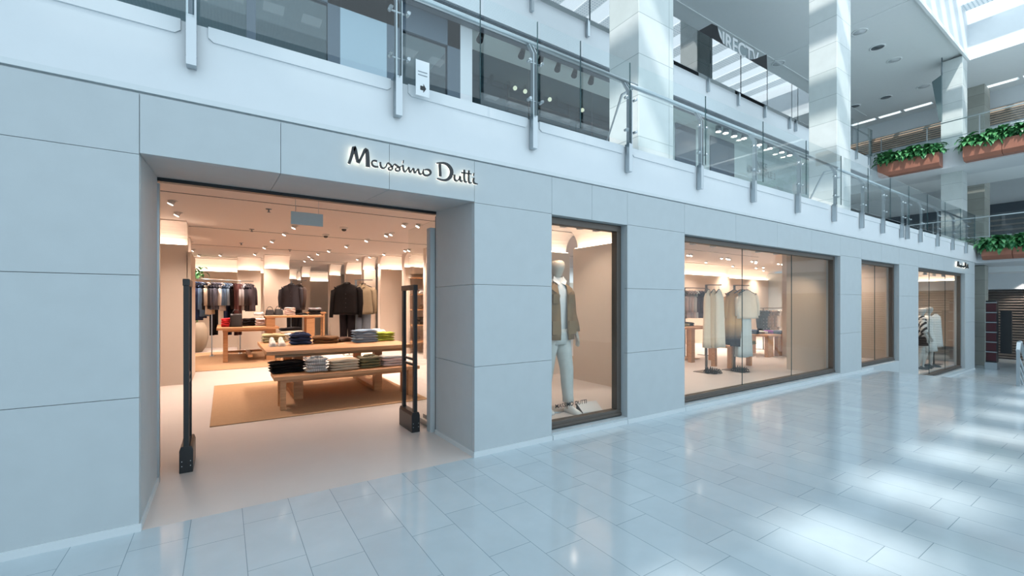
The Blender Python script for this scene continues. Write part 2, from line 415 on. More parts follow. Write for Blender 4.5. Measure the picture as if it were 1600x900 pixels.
def cove_wall(x0, y0, x1, y1, ztop=2.5, name='wall_shop_panel', lit=True, ext=0.0):
    """beige panel along p0->p1, its face to the right of that direction, lit cove above"""
    p0 = Vector((x0, y0, 0)); p1 = Vector((x1, y1, 0)); d = (p1 - p0).normalized(); n = Vector((d.y, -d.x, 0)); L = (p1 - p0).length
    mtx = Matrix(((d.x, n.x, 0, x0), (d.y, n.y, 0, y0), (0, 0, 1, 0), (0, 0, 0, 1)))
    MB_ = MB().box(0, -0.10, 0, L, 0, ztop, mtx)
    struct(MB_.build(name, M['panel']))
    c = MB(); prof = [(-0.30, 0), (-0.12, 0), (-0.12, ztop)]
    r = ZS - ztop - 0.02
    for k in range(1, 9):
        a = k / 8 * PI / 2; prof.append((-0.12 + r * (1 - math.cos(a)) * 0.9, ztop + r * math.sin(a)))
    prof += [(-0.12 + r * 0.9, ZS), (-0.30, ZS)]
    rings = [[mtx @ Vector((u, a, z)) for a, z in prof] for u in (-ext, L + ext)]
    c.loft(rings, True, False)
    struct(c.build('wall_shop_cove', M['cream']))
    if lit:
        struct(MB().box(0.02, -0.10, ztop, L - 0.02, -0.03, ztop + 0.012, mtx).build('trim_cove_light', M['cove']))
    return mtx, L
cove_wall(-3.2, 6.14, -0.55, 6.14)                 # pier left of the entrance view
struct(MB().box(-0.56, 6.14, 0, -0.50, 7.6, 2.38).build('wall_shop_pier', M['panel']))
cove_wall(-0.9, 8.5, -0.62, 8.5)
cove_wall(-2.9, 13.6, 1.35, 13.6)                  # behind the left clothes rail
cove_wall(0.35, 12.4, 0.98, 12.4)
cove_wall(1.00, 11.3, 1.68, 11.3)
cove_wall(1.7, 17.0, 2.6, 17.0)
cove_wall(2.55, 15.2, 2.85, 15.2)
cove_wall(2.8, 18.5, 4.6, 18.5)
cove_wall(3.25, 13.5, 3.65, 13.5)
cove_wall(3.6, 12.4, 4.6, 12.4)
cove_wall(3.62, 10.2, 3.98, 10.2)
cove_wall(3.98, 9.65, 4.78, 9.65)
cove_wall(4.36, 8.55, 4.50, 8.55)
cove_wall(4.50, 8.9, 5.6, 8.9)
cove_wall(4.40, 7.0, 4.95, 7.0)
struct(MB().box(4.95, 7.0, 0, 5.05, 9, 2.5).build('wall_shop_pier', M['panel']))
# partitions behind the shop windows
cove_wall(3.5, 3.35, 6.05, 3.35)
cove_wall(5.62, 2.75, 5.62, 0.85)
cove_wall(10.3, 1.05, 10.3, 0.26)
struct(MB().box(10.32, 0.26, 0, 11.1, 1.05, ZS).build('wall_shop_pier', M['panel']))
cove_wall(9.9, 6.0, 16.6, 6.0); cove_wall(16.6, 6.5, 21, 6.5)
cove_wall(12.8, 2.0, 20, 2.0)
cove_wall(20.35, 2.0, 20.35, 0.25, 2.22)
struct(MB().box(14.2, 0.24, -0.66, 20.3, 1.9, -0.50).build('floor_display', M['shopfloor']))
struct(MB().box(14.25, 0.25, -0.5, 14.35, 2.0, ZS).build('wall_shop_pier', M['panel']))
struct(MB().box(2.06, 0.25, 0, 5.1, 1.5, 0.085).build('floor_display', M['shopfloor']), 'raised pale display floor of the first shop window', 'floor')

# windows: frame child and panes
def window(n, x0, x1, z0, z1, joints, label):
    t = thing('window_%d' % n, label, 'window', ((x0 + x1) / 2, 0.14, z0)); t['kind'] = 'structure'
    f = MB(); w = 0.07; y0, y1 = 0.09, 0.18
    f.box(x0, y0, z0, x1, y1, z0 + w); f.box(x0, y0, z1 - w, x1, y1, z1)
    f.box(x0, y0, z0 + w, x0 + w * .6, y1, z1 - w); f.box(x1 - w, y0, z0 + w, x1, y1, z1 - w)
    f.box(x0, y0 - .012, z0, x1, y0, z0 + .03)
    f.build('window_frame', M['bronze'], t, 0.004)
    xs = [x0 + w * .6] + joints + [x1 - w]
    for a, c in zip(xs[:-1], xs[1:]):
        MB().box(a + .002, 0.13, z0 + w, c - .002, 0.138, z1 - w).build('pane', M['shopglass'], t)
    if joints:
        j = MB()
        for a in joints: j.box(a - .002, 0.128, z0 + w, a + .002, 0.14, z1 - w)
        j.build('glass_joint', M['glassedge'], t)
    return t
window(1, 2.91, 4.05, 0.09, 2.39, [], 'narrow bronze framed shop window with the mannequin in a brown jacket')
X1 = at(1160, 450, 'Y', 0.13).x; X2 = at(1237, 450, 'Y', 0.13).x
window(2, 5.19, 10.15, 0.09, 2.38, [X1, X2], 'wide bronze framed shop window with dress stands behind')
window(3, 11.23, 13.50, 0.09, 2.38, [at(1367, 450, 'Y', .13).x], 'plain narrow bronze framed shop window with nothing but a wall inside')
window(4, 14.95, 19.49, -0.58, 2.38, [at(1452, 450, 'Y', .13).x, at(1477, 450, 'Y', .13).x], 'tall far shop window with mannequins in white and stripes')

# entrance: black sliding track, steel jamb and glass door leaf edge
t = thing('door_1', 'open shop entrance with black head track and glass side leaf', 'door', (0.75, D0, 0)); t['kind'] = 'structure'
MB().box(-0.46, D0 - .015, 2.44, 1.98, D0 + .05, 2.53).build('head_track', M['black'], t)
MB().box(-0.46, D0 - .02, 0, -0.435, D0 + .03, 2.42).build('jamb', M['steel'], t)
MB().box(1.972, D0 - .02, 0, 1.985, D0 + .02, 2.42).build('jamb', M['black'], t)
MB().box(2.0, D0 + .02, 0.02, 2.012, D0 + .95, 2.40).build('door_leaf', M['glass'], t)
MB().box(1.99, D0 + .02, 0.0, 2.022, D0 + .95, 0.06).build('door_rail', M['steel'], t)
struct(MB().box(1.93, D0 + .06, 0, 2.02, D0 + 0.16, 2.30).build('wall_jamb', M['lime']))

# ================================================================== helpers for placing by depth
def atz(px, py, z):
    """point seen at a pixel, z metres in front of the camera"""
    u = (px - 800) / FPX; v = (HORIZ - py) / FPX
    return Vector(((SN + u * CS) * z, (CS - u * SN) * z + CAMY, EYE + v * z))

ORD = ['first', 'second', 'third', 'fourth', 'fifth', 'sixth', 'seventh', 'eighth', 'ninth', 'tenth', 'eleventh', 'twelfth', 'thirteenth', 'fourteenth', 'fifteenth', 'sixteenth', 'seventeenth', 'eighteenth', 'nineteenth', 'twentieth']
_matc = {}
def cloth(c, stripes=None, rough=0.9):
    k = (c, stripes)
    if k in _matc: return _matc[k]
    m = mat('fabric', c, rough, spec=0.12, noise=0.10, nscale=25, bump=0.15, bscale=180)
    if stripes:
        nt = m.node_tree; bs = nt.nodes['Principled BSDF']; tc = nt.nodes.new('ShaderNodeTexCoord')
        w = nt.nodes.new('ShaderNodeTexWave'); w.inputs['Scale'].default_value = stripes[1]; w.bands_direction = stripes[2]
        cr = nt.nodes.new('ShaderNodeValToRGB'); cr.color_ramp.interpolation = 'CONSTANT'
        cr.color_ramp.elements[0].color = (*c, 1); cr.color_ramp.elements[1].color = (*stripes[0], 1); cr.color_ramp.elements[1].position = stripes[3]
        nt.links.new(tc.outputs['Object'], w.inputs['Vector']); nt.links.new(w.outputs['Fac'], cr.inputs[0]); nt.links.new(cr.outputs[0], bs.inputs['Base Color'])
    _matc[k] = m
    return m
NAVY = (0.022, 0.035, 0.085); BLACK = (0.008, 0.007, 0.008); CHAR = (0.032, 0.031, 0.037); DENIM = (0.10, 0.17, 0.28); LDEN = (0.20, 0.29, 0.40)
WHITE = (0.78, 0.76, 0.73); CREAM = (0.70, 0.62, 0.50); BEIGE = (0.60, 0.50, 0.38); OLIVE = (0.16, 0.15, 0.08); SAGE = (0.38, 0.34, 0.20); GREEN = (0.28, 0.34, 0.06)
BROWN = (0.13, 0.07, 0.035); TAN = (0.36, 0.24, 0.13); RED = (0.62, 0.04, 0.05); PINK = (0.70, 0.56, 0.52); GREY = (0.22, 0.22, 0.24); SLATE = (0.10, 0.11, 0.15); TAUPE = (0.24, 0.20, 0.14); PURPLE = (0.22, 0.04, 0.30)

# ------------------------------------------------------------------ railings
def seg_railing(name, label, y, z0, xs, hand_z, glass_z, x_end, gm, up_post=True, clamps=True, joints=None):
    """straight railing along X: paired flat posts fixed to the slab face, glass, handrail"""
    t = thing(name, label, 'railing', (xs[0], y - 0.05, z0))
    for x in xs:
        p = MB()
        for s in (-0.022, 0.022):
            p.box(x + s - 0.006, y - 0.075, z0 + 0.02, x + s + 0.006, y - 0.03, hand_z - 0.16)
            p.add([(x + s - .006, y - .075, hand_z - .16), (x + s + .006, y - .075, hand_z - .16), (x + s + .006, y - .03, hand_z - .16), (x + s - .006, y - .03, hand_z - .16),
                   (x + s - .006, y + .00, hand_z - .03), (x + s + .006, y + .00, hand_z - .03), (x + s + .006, y + .04, hand_z - .03), (x + s - .006, y + .04, hand_z - .03)],
                  [(0, 3, 2, 1), (4, 5, 6, 7), (0, 1, 5, 4), (1, 2, 6, 5), (2, 3, 7, 6), (3, 0, 4, 7)])
        p.box(x - .028, y - 0.075, z0 - 0.31, x + .028, y - 0.006, z0 + 0.02)
        for zz in (z0 - 0.07, z0 - 0.24): p.tube([(x - .031, y - .04, zz), (x + .031, y - .04, zz)], 0.006, 8)
        p.build('post', M['steel'], t)
        if clamps:
            for zz in (z0 + 0.17, hand_z - 0.25):
                c = MB(); c.tube([(x - 0.085, y - .055, zz), (x + 0.085, y - .055, zz)], 0.007, 8)
                for s in (-1, 1):
                    c.tube([(x + s * .075, y - .10, zz), (x + s * .075, y - .045, zz)], 0.016, 10)
                    c.tube([(x + s * .075 - .02, y - .085, zz - .02), (x + s * .075 + .02, y - .085, zz + .02)], 0.006, 6)
                c.build('glass_clamp', M['steel'], t)
    js = joints or ([xs[0] - 0.4] + [x for x in xs[1:]] + [x_end])
    for a, c in zip(js[:-1], js[1:]):
        if c - a < 0.1: continue
        g = MB().box(a + .018, y - .10, z0 + .015, c - .018, y - .088, glass_z).build('glass_panel', gm, t)
        MB().box(c - .021, y - .101, z0 + .015, c - .018, y - .087, glass_z).build('glass_edge', M['glassedge'], g)
    h = MB(); h.tube([(js[0], y + 0.03, hand_z), (x_end, y + 0.03, hand_z)], 0.028, 12)
    if up_post:   # end return bending down
        h.tube([(x_end, y + 0.03, hand_z), (x_end - 0.02, y + 0.25, hand_z - 0.02), (x_end - 0.04, y + 0.6, z0 + 0.05)], 0.016, 10)
    h.build('handrail', M['steel'], t)
    return t
HZ2, GZ2 = 4.135, 4.29
seg_railing('glass_railing', 'glass railing with steel posts on the upper walkway above the shop sign', 0.0, SLAB, [-1.59, -0.18, 1.22, 2.63, 4.04], HZ2, GZ2, 4.26, M['railglass'], joints=[-1.6, -0.15, 1.25, 2.0, 2.66, 3.24, 4.02])
seg_railing('glass_railing', 'glass railing between the first and second stone columns of the upper walkway', 0.0, SLAB, [5.47, 6.86, 8.31, 9.78], HZ2 - .02, GZ2, 10.1, M['railglass'], joints=[4.12, 5.53, 7.05, 8.5, 9.95])
seg_railing('glass_railing', 'far glass railing of the upper walkway running towards the planted bridge', 0.0, SLAB, [11.12, 12.31, 13.55, 13.95, 14.95, 16.42, 17.9, 19.4], HZ2 - .03, GZ2, 20.3, M['railglass'], joints=[10.05, 11.3, 12.6, 13.85, 15.3, 16.9, 18.5, 20.2])
seg_railing('glass_railing', 'glass railing of the topmost walkway left of the first stone column', 3.0, F3T, [0.4, 1.8, 3.2, 4.79, 6.2], 8.06, 8.25, 7.6, M['coated'], up_post=False, clamps=False)
seg_railing('glass_railing', 'reflective glass railing of the topmost walkway beside the black draped kiosk', 3.0, F3T, [8.9, 10.39, 11.81, 13.22, 14.7, 15.1], 8.08, 8.25, 17.0, M['coated'], up_post=False, clamps=False)
seg_railing('glass_railing', 'short glass railing of the topmost walkway at its far corner', 3.0, F3T, [18.6, 19.9, 21.15], 8.08, 8.25, 21.25, M['railglass'], up_post=False, clamps=False)

# ------------------------------------------------------------------ stone columns
def column(x, y0, w, d, z0, z1, label, m='stone'):
    t = MB().box(x, y0, z0, x + w, y0 + d, z1)
    o = t.build('stone_column', M[m], bevel=0.01); tag(o, label, 'column'); return o
column(5.17, 0.77, 0.82, 0.60, SLAB, ZC, 'nearest square stone column on the upper walkway, right of the sign')
column(12.13, 0.77, 0.80, 0.60, SLAB, ZC, 'middle stone column on the upper walkway, right of the draped kiosk')
column(23.26, 0.77, 0.70, 0.60, SLAB - .4, ZC - .1, 'far stone column standing between the two upper planters')
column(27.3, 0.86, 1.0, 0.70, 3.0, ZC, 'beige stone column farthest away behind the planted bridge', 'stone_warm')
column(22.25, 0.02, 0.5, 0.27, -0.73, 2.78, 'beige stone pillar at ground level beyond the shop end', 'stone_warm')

# ------------------------------------------------------------------ bridges with planters
struct(MB().box(22.4, -12, F3B, 24.2, 3.25, F3T).build('floor_bridge_top', M['white']), 'top bridge slab', 'bridge')
struct(MB().box(21.1, -12, 2.80, 23.9, 3.2, 3.30).build('floor_bridge', M['white']), 'bridge slab at the upper walkway level', 'bridge')
struct(MB().box(20.7, 0.0, 2.80, 21.1, 3.2, 3.33).build('wall_bridge_end', M['white']))
struct(MB().box(24.2, -12, F3B, 26.6, 12, F3T).build('floor_top_far', M['ceil']))
struct(MB().box(23.9, -12, 2.60, 34, 12, 3.30).build('floor_upper_far', M['ceil']))
M['corten'] = mat('rusty_copper_planter', (0.36, 0.15, 0.10), 0.45, metal=0.25, noise=0.25, nscale=3)
def leaf_mat():
    m = bpy.data.materials.new('planter_leaf'); m.use_nodes = True; nt = m.node_tree; bs = nt.nodes['Principled BSDF']
    tc = nt.nodes.new('ShaderNodeTexCoord'); n = nt.nodes.new('ShaderNodeTexNoise'); n.inputs['Scale'].default_value = 9
    cr = nt.nodes.new('ShaderNodeValToRGB'); cr.color_ramp.elements[0].color = (0.02, 0.14, 0.055, 1); cr.color_ramp.elements[0].position = 0.35
    cr.color_ramp.elements[1].color = (0.16, 0.46, 0.17, 1); cr.color_ramp.elements[1].position = 0.7
    nt.links.new(tc.outputs['Object'], n.inputs['Vector']); nt.links.new(n.outputs['Fac'], cr.inputs[0]); nt.links.new(cr.outputs[0], bs.inputs['Base Color'])
    bs.inputs['Roughness'].default_value = 0.35
    return m
M['leaf'] = leaf_mat()
def leaves(mb, x0, y0, x1, y1, z, n, size, rng, droop=True):
    for i in range(n):
        b0 = Vector((rng.uniform(x0, x1), rng.uniform(y0, y1), z + rng.uniform(-.02, .26)))
        az = rng.uniform(0, 2 * PI)
        if rng.random() < .5: az = PI + rng.uniform(-1.0, 1.0)       # many lean out over the front edge
        d = Vector((math.cos(az), math.sin(az), 0)); side = Vector((-d.y, d.x, 0)); el = rng.uniform(.1, 1.3); L = size * rng.uniform(.7, 1.25); w = L * .17
        pts = []; p = b0.copy(); e = el
        for k in range(5):
            pts.append(p.copy()); p = p + (d * math.cos(e) + Vector((0, 0, math.sin(e)))) * L / 4; e -= .55
        ws = [.25, .85, 1.0, .65, .03]; vs = []
        for q, ww in zip(pts, ws):
            vs += [q + side * w * ww + Vector((0, 0, .012 * ww)), q, q - side * w * ww + Vector((0, 0, .012 * ww))]
        fs = []
        for k in range(4):
            a = k * 3; fs += [(a, a + 1, a + 4, a + 3), (a + 1, a + 2, a + 5, a + 4)]
        mb.add(vs, fs, True)
def planter(label, x, ya, yb, z0, z1, n, seed, seams=()):
    t = thing('planter', label, 'planter', (x + .2, (ya + yb) / 2, z0)); rng = random.Random(seed)
    k = MB(); tp = [(x, z1), (x + .02, z0 + .12), (x + .16, z0), (x + .5, z0), (x + .5, z1)]
    ys = [ya] + list(seams) + [yb]
    for a, c in zip(ys[:-1], ys[1:]):
        k.prism([(p[0], p[1]) for p in tp], min(a, c) + .006, max(a, c) - .006)
    k.build('trough', M['corten'], t, 0.004)
    f = MB(); lo, hi = min(ya, yb), max(ya, yb)
    leaves(f, x + .02, lo + .03, x + .48, hi - .03, z1, n, .40, rng)
    o = f.build('foliage', M['leaf'], t)
    return t
planter('copper planter box of green leaves left of the far stone column, top bridge', 21.9, 2.95, 1.12, 6.52, 7.02, 620, 1)
planter('copper planter box of green leaves right of the far stone column, top bridge', 21.9, 0.52, -2.2, 6.52, 7.02, 1000, 2, seams=(-0.42,))
planter('copper planter box of leaves on the lower bridge above the small corner sign', 20.7, -0.14, -2.6, 2.88, 3.22, 1100, 3, seams=(-0.82,))
def bridge_rail(label, x, ya, yb, z0, hz, step):
    t = thing('glass_railing', label, 'railing', (x, ya, z0)); y = ya
    MB().tube([(x, ya, hz), (x, yb, hz)], .02, 10).build('handrail', M['steel'], t)
    MB().tube([(x + .05, ya, z0 + .42), (x + .05, yb, z0 + .42)], .012, 8).build('mid_rail', M['steel'], t)
    while y > yb:
        MB().box(x + .02, y - .012, z0, x + .06, y + .012, hz).build('post', M['steel'], t)
        MB().box(x - .01, y - step + .02, z0 + .05, x, y - .02, hz + .08).build('glass_panel', M['railglass'], t)
        y -= step
    return t
bridge_rail('glass railing of the lower planted bridge', 21.5, 2.6, -3.0, 3.30, 4.38, 1.4)
bridge_rail('glass railing of the top bridge behind the leafy planters', 22.5, 3.0, -3.0, F3T, 8.2, 1.4)

# ------------------------------------------------------------------ shop signs
SIGN = [  # strokes traced on the fascia: (points in photograph pixels, half widths in metres)
 ('M', [(543, 258), (546, 250), (549.5, 238), (551, 232.5), (552.5, 236), (555, 248), (557.3, 257.5), (560.5, 252), (565, 243), (568.5, 236), (571, 238), (572, 250), (572.3, 263)], [.010, .010, .013, .015, .013, .012, .011, .008, .009, .013, .014, .014, .015]),
 ('a', [(586.5, 254.5), (583, 253.3), (579.5, 254), (578, 257), (579.5, 261), (584, 263.2), (588, 263)], [.006] * 7),
 ('a2', [(591.5, 255.8), (591.5, 260), (593.5, 264.5), (597, 265.5), (600, 263)], [.006, .006, .006, .005, .005]),
 ('s', [(600, 263), (602.5, 257.5), (604, 257), (608, 260.5), (610.5, 265), (609, 268), (605.5, 268), (603.5, 265.5), (606, 263.5), (610.5, 262.5)], [.004, .005, .006, .006, .006, .005, .005, .005, .004, .004]),
 ('s2', [(610.5, 262.5), (613.5, 258.5), (616, 260.5), (621, 264), (622, 267.5), (619.5, 269.8), (615.5, 268.8), (614.5, 266), (617.5, 264.3), (622, 263.5), (626.5, 260.5)], [.004, .005, .006, .006, .006, .005, .005, .005, .004, .004, .004]),
 ('i', [(626.5, 260.5), (626.8, 266), (629, 271.3), (632, 269), (635.5, 263.5)], [.006, .006, .006, .004, .005]),
 ('idot', [(626.6, 255), (627.6, 255.3)], [.012, .012]),
 ('m', [(635.5, 263.5), (636.5, 269), (637.6, 272), (640, 268.5), (643, 264.5), (643.5, 269.5), (644.8, 273), (647.5, 269), (650.5, 265.5), (651, 271), (653, 274.6), (656, 273.5), (658.5, 271)], [.006, .006, .006, .004, .006, .006, .006, .004, .006, .006, .006, .005, .004]),
 ('o', [(658.8, 267), (657.3, 271), (659, 275.2), (663.5, 276.8), (668, 275), (669.8, 271.5), (668, 268.2), (664, 266.8), (660.5, 267.5)], [.005, .005, .006, .007, .008, .009, .008, .006, .005]),
 ('D', [(683.7, 258.5), (684.2, 268), (684.5, 277.5)], [.010, .009, .010]),
 ('D2', [(679, 257), (684, 256.8), (691, 257), (697, 260), (701.5, 266), (702.5, 272.5), (700, 279), (695, 283.2), (688.5, 283.6), (683, 282), (679.5, 280.8)], [.004, .006, .008, .011, .014, .015, .014, .011, .007, .005, .003]),
 ('u', [(706.5, 275), (706.3, 281), (708.5, 284.8), (712, 284), (714.8, 280), (715.2, 276.5), (715, 282), (716.8, 285.8), (719, 284)], [.007, .007, .006, .005, .005, .007, .007, .006, .004]),
 ('t', [(721.8, 267.5), (721.4, 277), (721.6, 283), (723.5, 286.8), (726, 285.5)], [.007, .007, .007, .006, .004]),
 ('t2', [(728.8, 268.5), (728.4, 279), (728.6, 285), (730.5, 288.3), (733.5, 287)], [.007, .007, .007, .006, .004]),
 ('tbar', [(717.5, 271.8), (724, 272.8), (732.5, 273.8)], [.005, .005, .004]),
 ('i2', [(736.5, 280), (735.8, 285), (737.5, 288.5), (742.5, 289.6)], [.007, .007, .007, .003]),
 ('i2dot', [(736, 274.2), (737, 274.5)], [.012, .012]),
]
LETTER_NAMES = {'M': 'letter_m', 'a': 'letter_a', 's': 'letter_s', 's2': 'letter_s', 'i': 'letter_i', 'm': 'letter_m', 'o': 'letter_o', 'D': 'letter_d', 'u': 'letter_u', 't': 'letter_t', 't2': 'letter_t', 'i2': 'letter_i'}
def ribbon(mb, pts, ws, y0, y1):
    """a flat pen stroke in the XZ plane with thickness y0..y1"""
    P = [Vector((p[0], 0, p[1])) for p in pts]
    # smooth once
    Q = [P[0]]; Wd = [ws[0]]
    for i in range(len(P) - 1):
        Q += [P[i] * .75 + P[i + 1] * .25, P[i] * .25 + P[i + 1] * .75]; Wd += [ws[i] * .75 + ws[i + 1] * .25, ws[i] * .25 + ws[i + 1] * .75]
    Q.append(P[-1]); Wd.append(ws[-1])
    if len(P) <= 3: Q, Wd = P, ws
    for yv in (0,):
        rings = []
        for i, q in enumerate(Q):
            d = (Q[min(i + 1, len(Q) - 1)] - Q[max(i - 1, 0)])
            if d.length < 1e-6: d = Vector((1, 0, 0))
            d.normalize(); n = Vector((-d.z, 0, d.x)) * Wd[i]
            rings.append([q + n + Vector((0, y0, 0)), q - n + Vector((0, y0, 0)), q - n + Vector((0, y1, 0)), q + n + Vector((0, y1, 0))])
        mb.loft(rings, True, False)
def shop_sign(label, fx, loc, halo=True):
    t = thing('shop_sign', label, 'sign', loc)
    groups = {}
    for key, pts, ws in SIGN:
        base = key.replace('dot', '').replace('a2', 'a').replace('D2', 'D').replace('tbar', 't')
        groups.setdefault(base, []).append((pts, ws))
    for key, st in groups.items():
        a = MB(); g = MB()
        for pts, ws in st:
            P = [at(p[0], p[1], 'Y', 0.0) for p in pts]
            P = [fx(p) for p in P]; k = fx.k
            ribbon(a, P, [w * k * 1.02 for w in ws], -0.055, -0.035)
            ribbon(g, P, [w * k * .9 for w in ws], -0.034, -0.028)
        o = a.build(LETTER_NAMES[key], M['black'], t)
        g.build('backlight', M['halo'], o)
    return t
class FX:
    def __init__(s, k, x0, z0, x1, z1): s.k = k; s.a = (x0, z0, x1, z1)
    def __call__(s, p): return (s.a[2] + (p.x - s.a[0]) * s.k, s.a[3] + (p.z - s.a[1]) * s.k)
shop_sign('back-lit black script sign Massimo Dutti above the shop entrance', FX(1, 0, 0, 0, 0), (1.4, 0, 2.6))
shop_sign('small far copy of the script sign Massimo Dutti at the shop corner', FX(1.14, 0.82, 2.6, 18.35, 2.60), (19, 0, 2.55))

# ------------------------------------------------------------------ anti-theft gates
def gate(label, x, y):
    t = thing('anti_theft_gate', label, 'security gate', (x, y + .2, 0))
    b = MB(); w = .048
    b.prism([(-.048, 0), (.048, 0), (.048, .19), (.036, .225), (-.036, .225), (-.048, .19)], y, y + .42, Matrix.Translation((x, 0, 0)))
    base = b.build('base', M['black'], t, 0.004)
    s = MB()
    for sx in (-.03, .03):
        for z in (.06, .1): s.tube([(x + sx, y - .004, z), (x + sx, y + .002, z)], .004, 8)
    s.build('screw', M['steel'], base)
    for yy in (y + .005, y + .36):
        MB().box(x - .02, yy, .05 if yy < y + .1 else .2, x + .02, yy + .05, 1.62).build('upright', M['black'], t, 0.004)
    MB().box(x - .025, y, 1.60, x + .025, y + .415, 1.66).build('top_bar', M['black'], t, 0.006)
    for z in (.74, .80): MB().box(x - .012, y + .05, z, x + .012, y + .36, z + .025).build('crossbar', M['black'], t)
    return t
gate('slim black anti-theft gate on the left of the shop entrance', -0.27, 1.02)
gate('slim black anti-theft gate on the right of the shop entrance', 1.80, 1.06)

# ------------------------------------------------------------------ rugs
def rug(x0, y0, x1, y1, label):
    o = MB().box(x0, y0, 0, x1, y1, .012).build('rug', M['rug'], bevel=.004); tag(o, label, 'rug'); return o
rug(-0.14, 2.57, 2.58, 5.6, 'woven tan rug under the front bench and tall table')
rug(-0.75, 7.75, 1.55, 12.0, 'woven tan rug under the rear left table')
rug(6.9, 3.2, 10.4, 5.4, 'woven rug under the low table seen through the wide window')

# ------------------------------------------------------------------ wooden tables
def ubench(name, label, cat, x0, y0, x1, y1, zt, th, legs, lw=.085, ld=.10, rails=True, top='table_top'):
    """plank top on U-shaped leg frames: legs = list of (x, y front, y back)"""
    t = thing(name, label, cat, ((x0 + x1) / 2, (y0 + y1) / 2, 0.012))
    MB().box(x0, y0, zt - th, x1, y1, zt).build(top, M['wood'], t, .004)
    for ya_ in (y0 + .12, y1 - .16): MB().box(x0 + .12, ya_, zt - th - .05, x1 - .12, ya_ + .04, zt - th).build('apron', M['wood'], t)
    for (x, ya, yb) in legs:
        MB().box(x - lw / 2, ya, .012, x + lw / 2, ya + ld, zt - th).build('leg', M['wood'], t, .003)
        MB().box(x - lw / 2, yb - ld, .012, x + lw / 2, yb, zt - th).build('leg', M['wood'], t, .003)
        if rails: MB().box(x - lw / 2, ya + ld, .012, x + lw / 2, yb - ld, .075).build('foot_rail', M['wood'], t, .003)
    return t
ubench('display_table', 'oak table with a thick plank top, nearest the entrance behind the bench', 'table', .49, 3.30, 2.62, 5.2, .775, .055, [(.935, 3.62, 5.05), (2.13, 3.62, 5.05)], lw=.13, ld=.10)
ubench('display_bench', 'low oak display bench nearest the shop entrance', 'bench', .55, 2.87, 2.56, 3.42, .475, .05, [(.665, 2.96, 3.34), (2.44, 2.96, 3.34)], lw=.07, ld=.09, rails=False, top='seat')
T2 = ubench('display_table', 'oak table with a stretcher at the rear left under dark bags and red knitwear', 'table', -.15, 8.85, 1.17, 11.2, .86, .055, [(.03, 9.05, 11.05), (1.06, 9.05, 11.05)], lw=.10, ld=.12, rails=False)
MB().box(-.02, 10.5, .10, 1.1, 10.58, .16).build('stretcher', M['wood'], T2)
MB().box(.5, 9.1, .10, .6, 10.5, .16).build('stretcher', M['wood'], T2)
def tz(px, z, zz=0): p = atz(px, 474, z); return p.x, p.y
def px_table(name, label, pxa, pxb, z, zt, depth, th=.05, lw=.2, legpx=None, shelf=False):
    xa, ya = tz(pxa, z); xb, yb = tz(pxb, z); y = (ya + yb) / 2
    t = thing(name, label, 'table', ((xa + xb) / 2, y + depth / 2, 0))
    MB().box(xa, y, zt - th, xb, y + depth, zt).build('table_top', M['wood'], t, .004)
    for xx in ([xa + .05, xb - .05 - lw] if legpx is None else [tz(q, z)[0] for q in legpx]):
        MB().box(xx, y + .03, 0, xx + lw, y + .03 + .1, zt - th).build('leg', M['wood'], t)
        MB().box(xx, y + depth - .13, 0, xx + lw, y + depth - .03, zt - th).build('leg', M['wood'], t)
    if shelf: MB().box(xa + .05, y + .02, .2, xb - .05, y + depth - .02, .25).build('shelf', M['wood'], t)
    return t, y
T3, T3Y = px_table('display_table', 'tall oak console table in the middle of the shop under bags and pink knitwear', 412, 510, 11.4, 1.13, .5, legpx=(414, 481))
T4, T4Y = px_table('display_table', 'small oak shelf table behind the tall console, right of the hanging blazers', 478, 512, 15.0, 1.15, .6, lw=.05, shelf=True)

# ------------------------------------------------------------------ folded garments
def pad_mesh(w, d, h, seed, kind='fold'):
    rng = random.Random(seed); nx, nt_ = 12, 16; rings = []
    f1, f2, f3 = rng.uniform(0, 6), rng.uniform(0, 6), rng.uniform(.6, 1.3)
    for i in range(nx + 1):
        u = i / nx * 2 - 1; e = (1 - abs(u) ** 6) ** .35 if abs(u) < 1 else 0.0
        e = max(e, .12); ring = []
        for k in range(nt_):
            a = k / nt_ * 2 * PI; ca, sa = math.cos(a), math.sin(a)
            y = math.copysign(abs(ca) ** .35, ca) * d / 2; z = math.copysign(abs(sa) ** .7, sa) * h / 2
            if abs(ca) > .85: y *= (.97 + .03 * abs(sa))
            wob = .12 * h * math.sin(u * 3 * f3 + f1) + .10 * h * math.sin(u * 6 + y * 18 + f2)
            ring.append(Vector((u * w / 2, y + .012 * math.sin(u * 5 + f2), h / 2 + z * e + wob * (1 if sa > -.2 else .3))))
        rings.append(ring)
    b = MB(); b.loft(rings, True)
    if kind == 'shirt':   # collar and placket on the upper garment
        pts = [Vector((.075 * math.cos(a), -d * .12 + .055 * math.sin(a), h + .006)) for a in [PI * 1.62 + k * PI * 1.76 / 8 for k in range(9)]]
        rr = []
        for p in pts: rr.append([p + Vector((0, 0, -.012)), p + Vector((p.x * .35, .0, -.006)), p + Vector((0, 0, .020)), p + Vector((-p.x * .2, 0, 0))])
        b.loft(rr)
        b.box(-.012, -d / 2 + .02, h * .93, .012, -d * .12 - .03, h * 1.06)
    return b
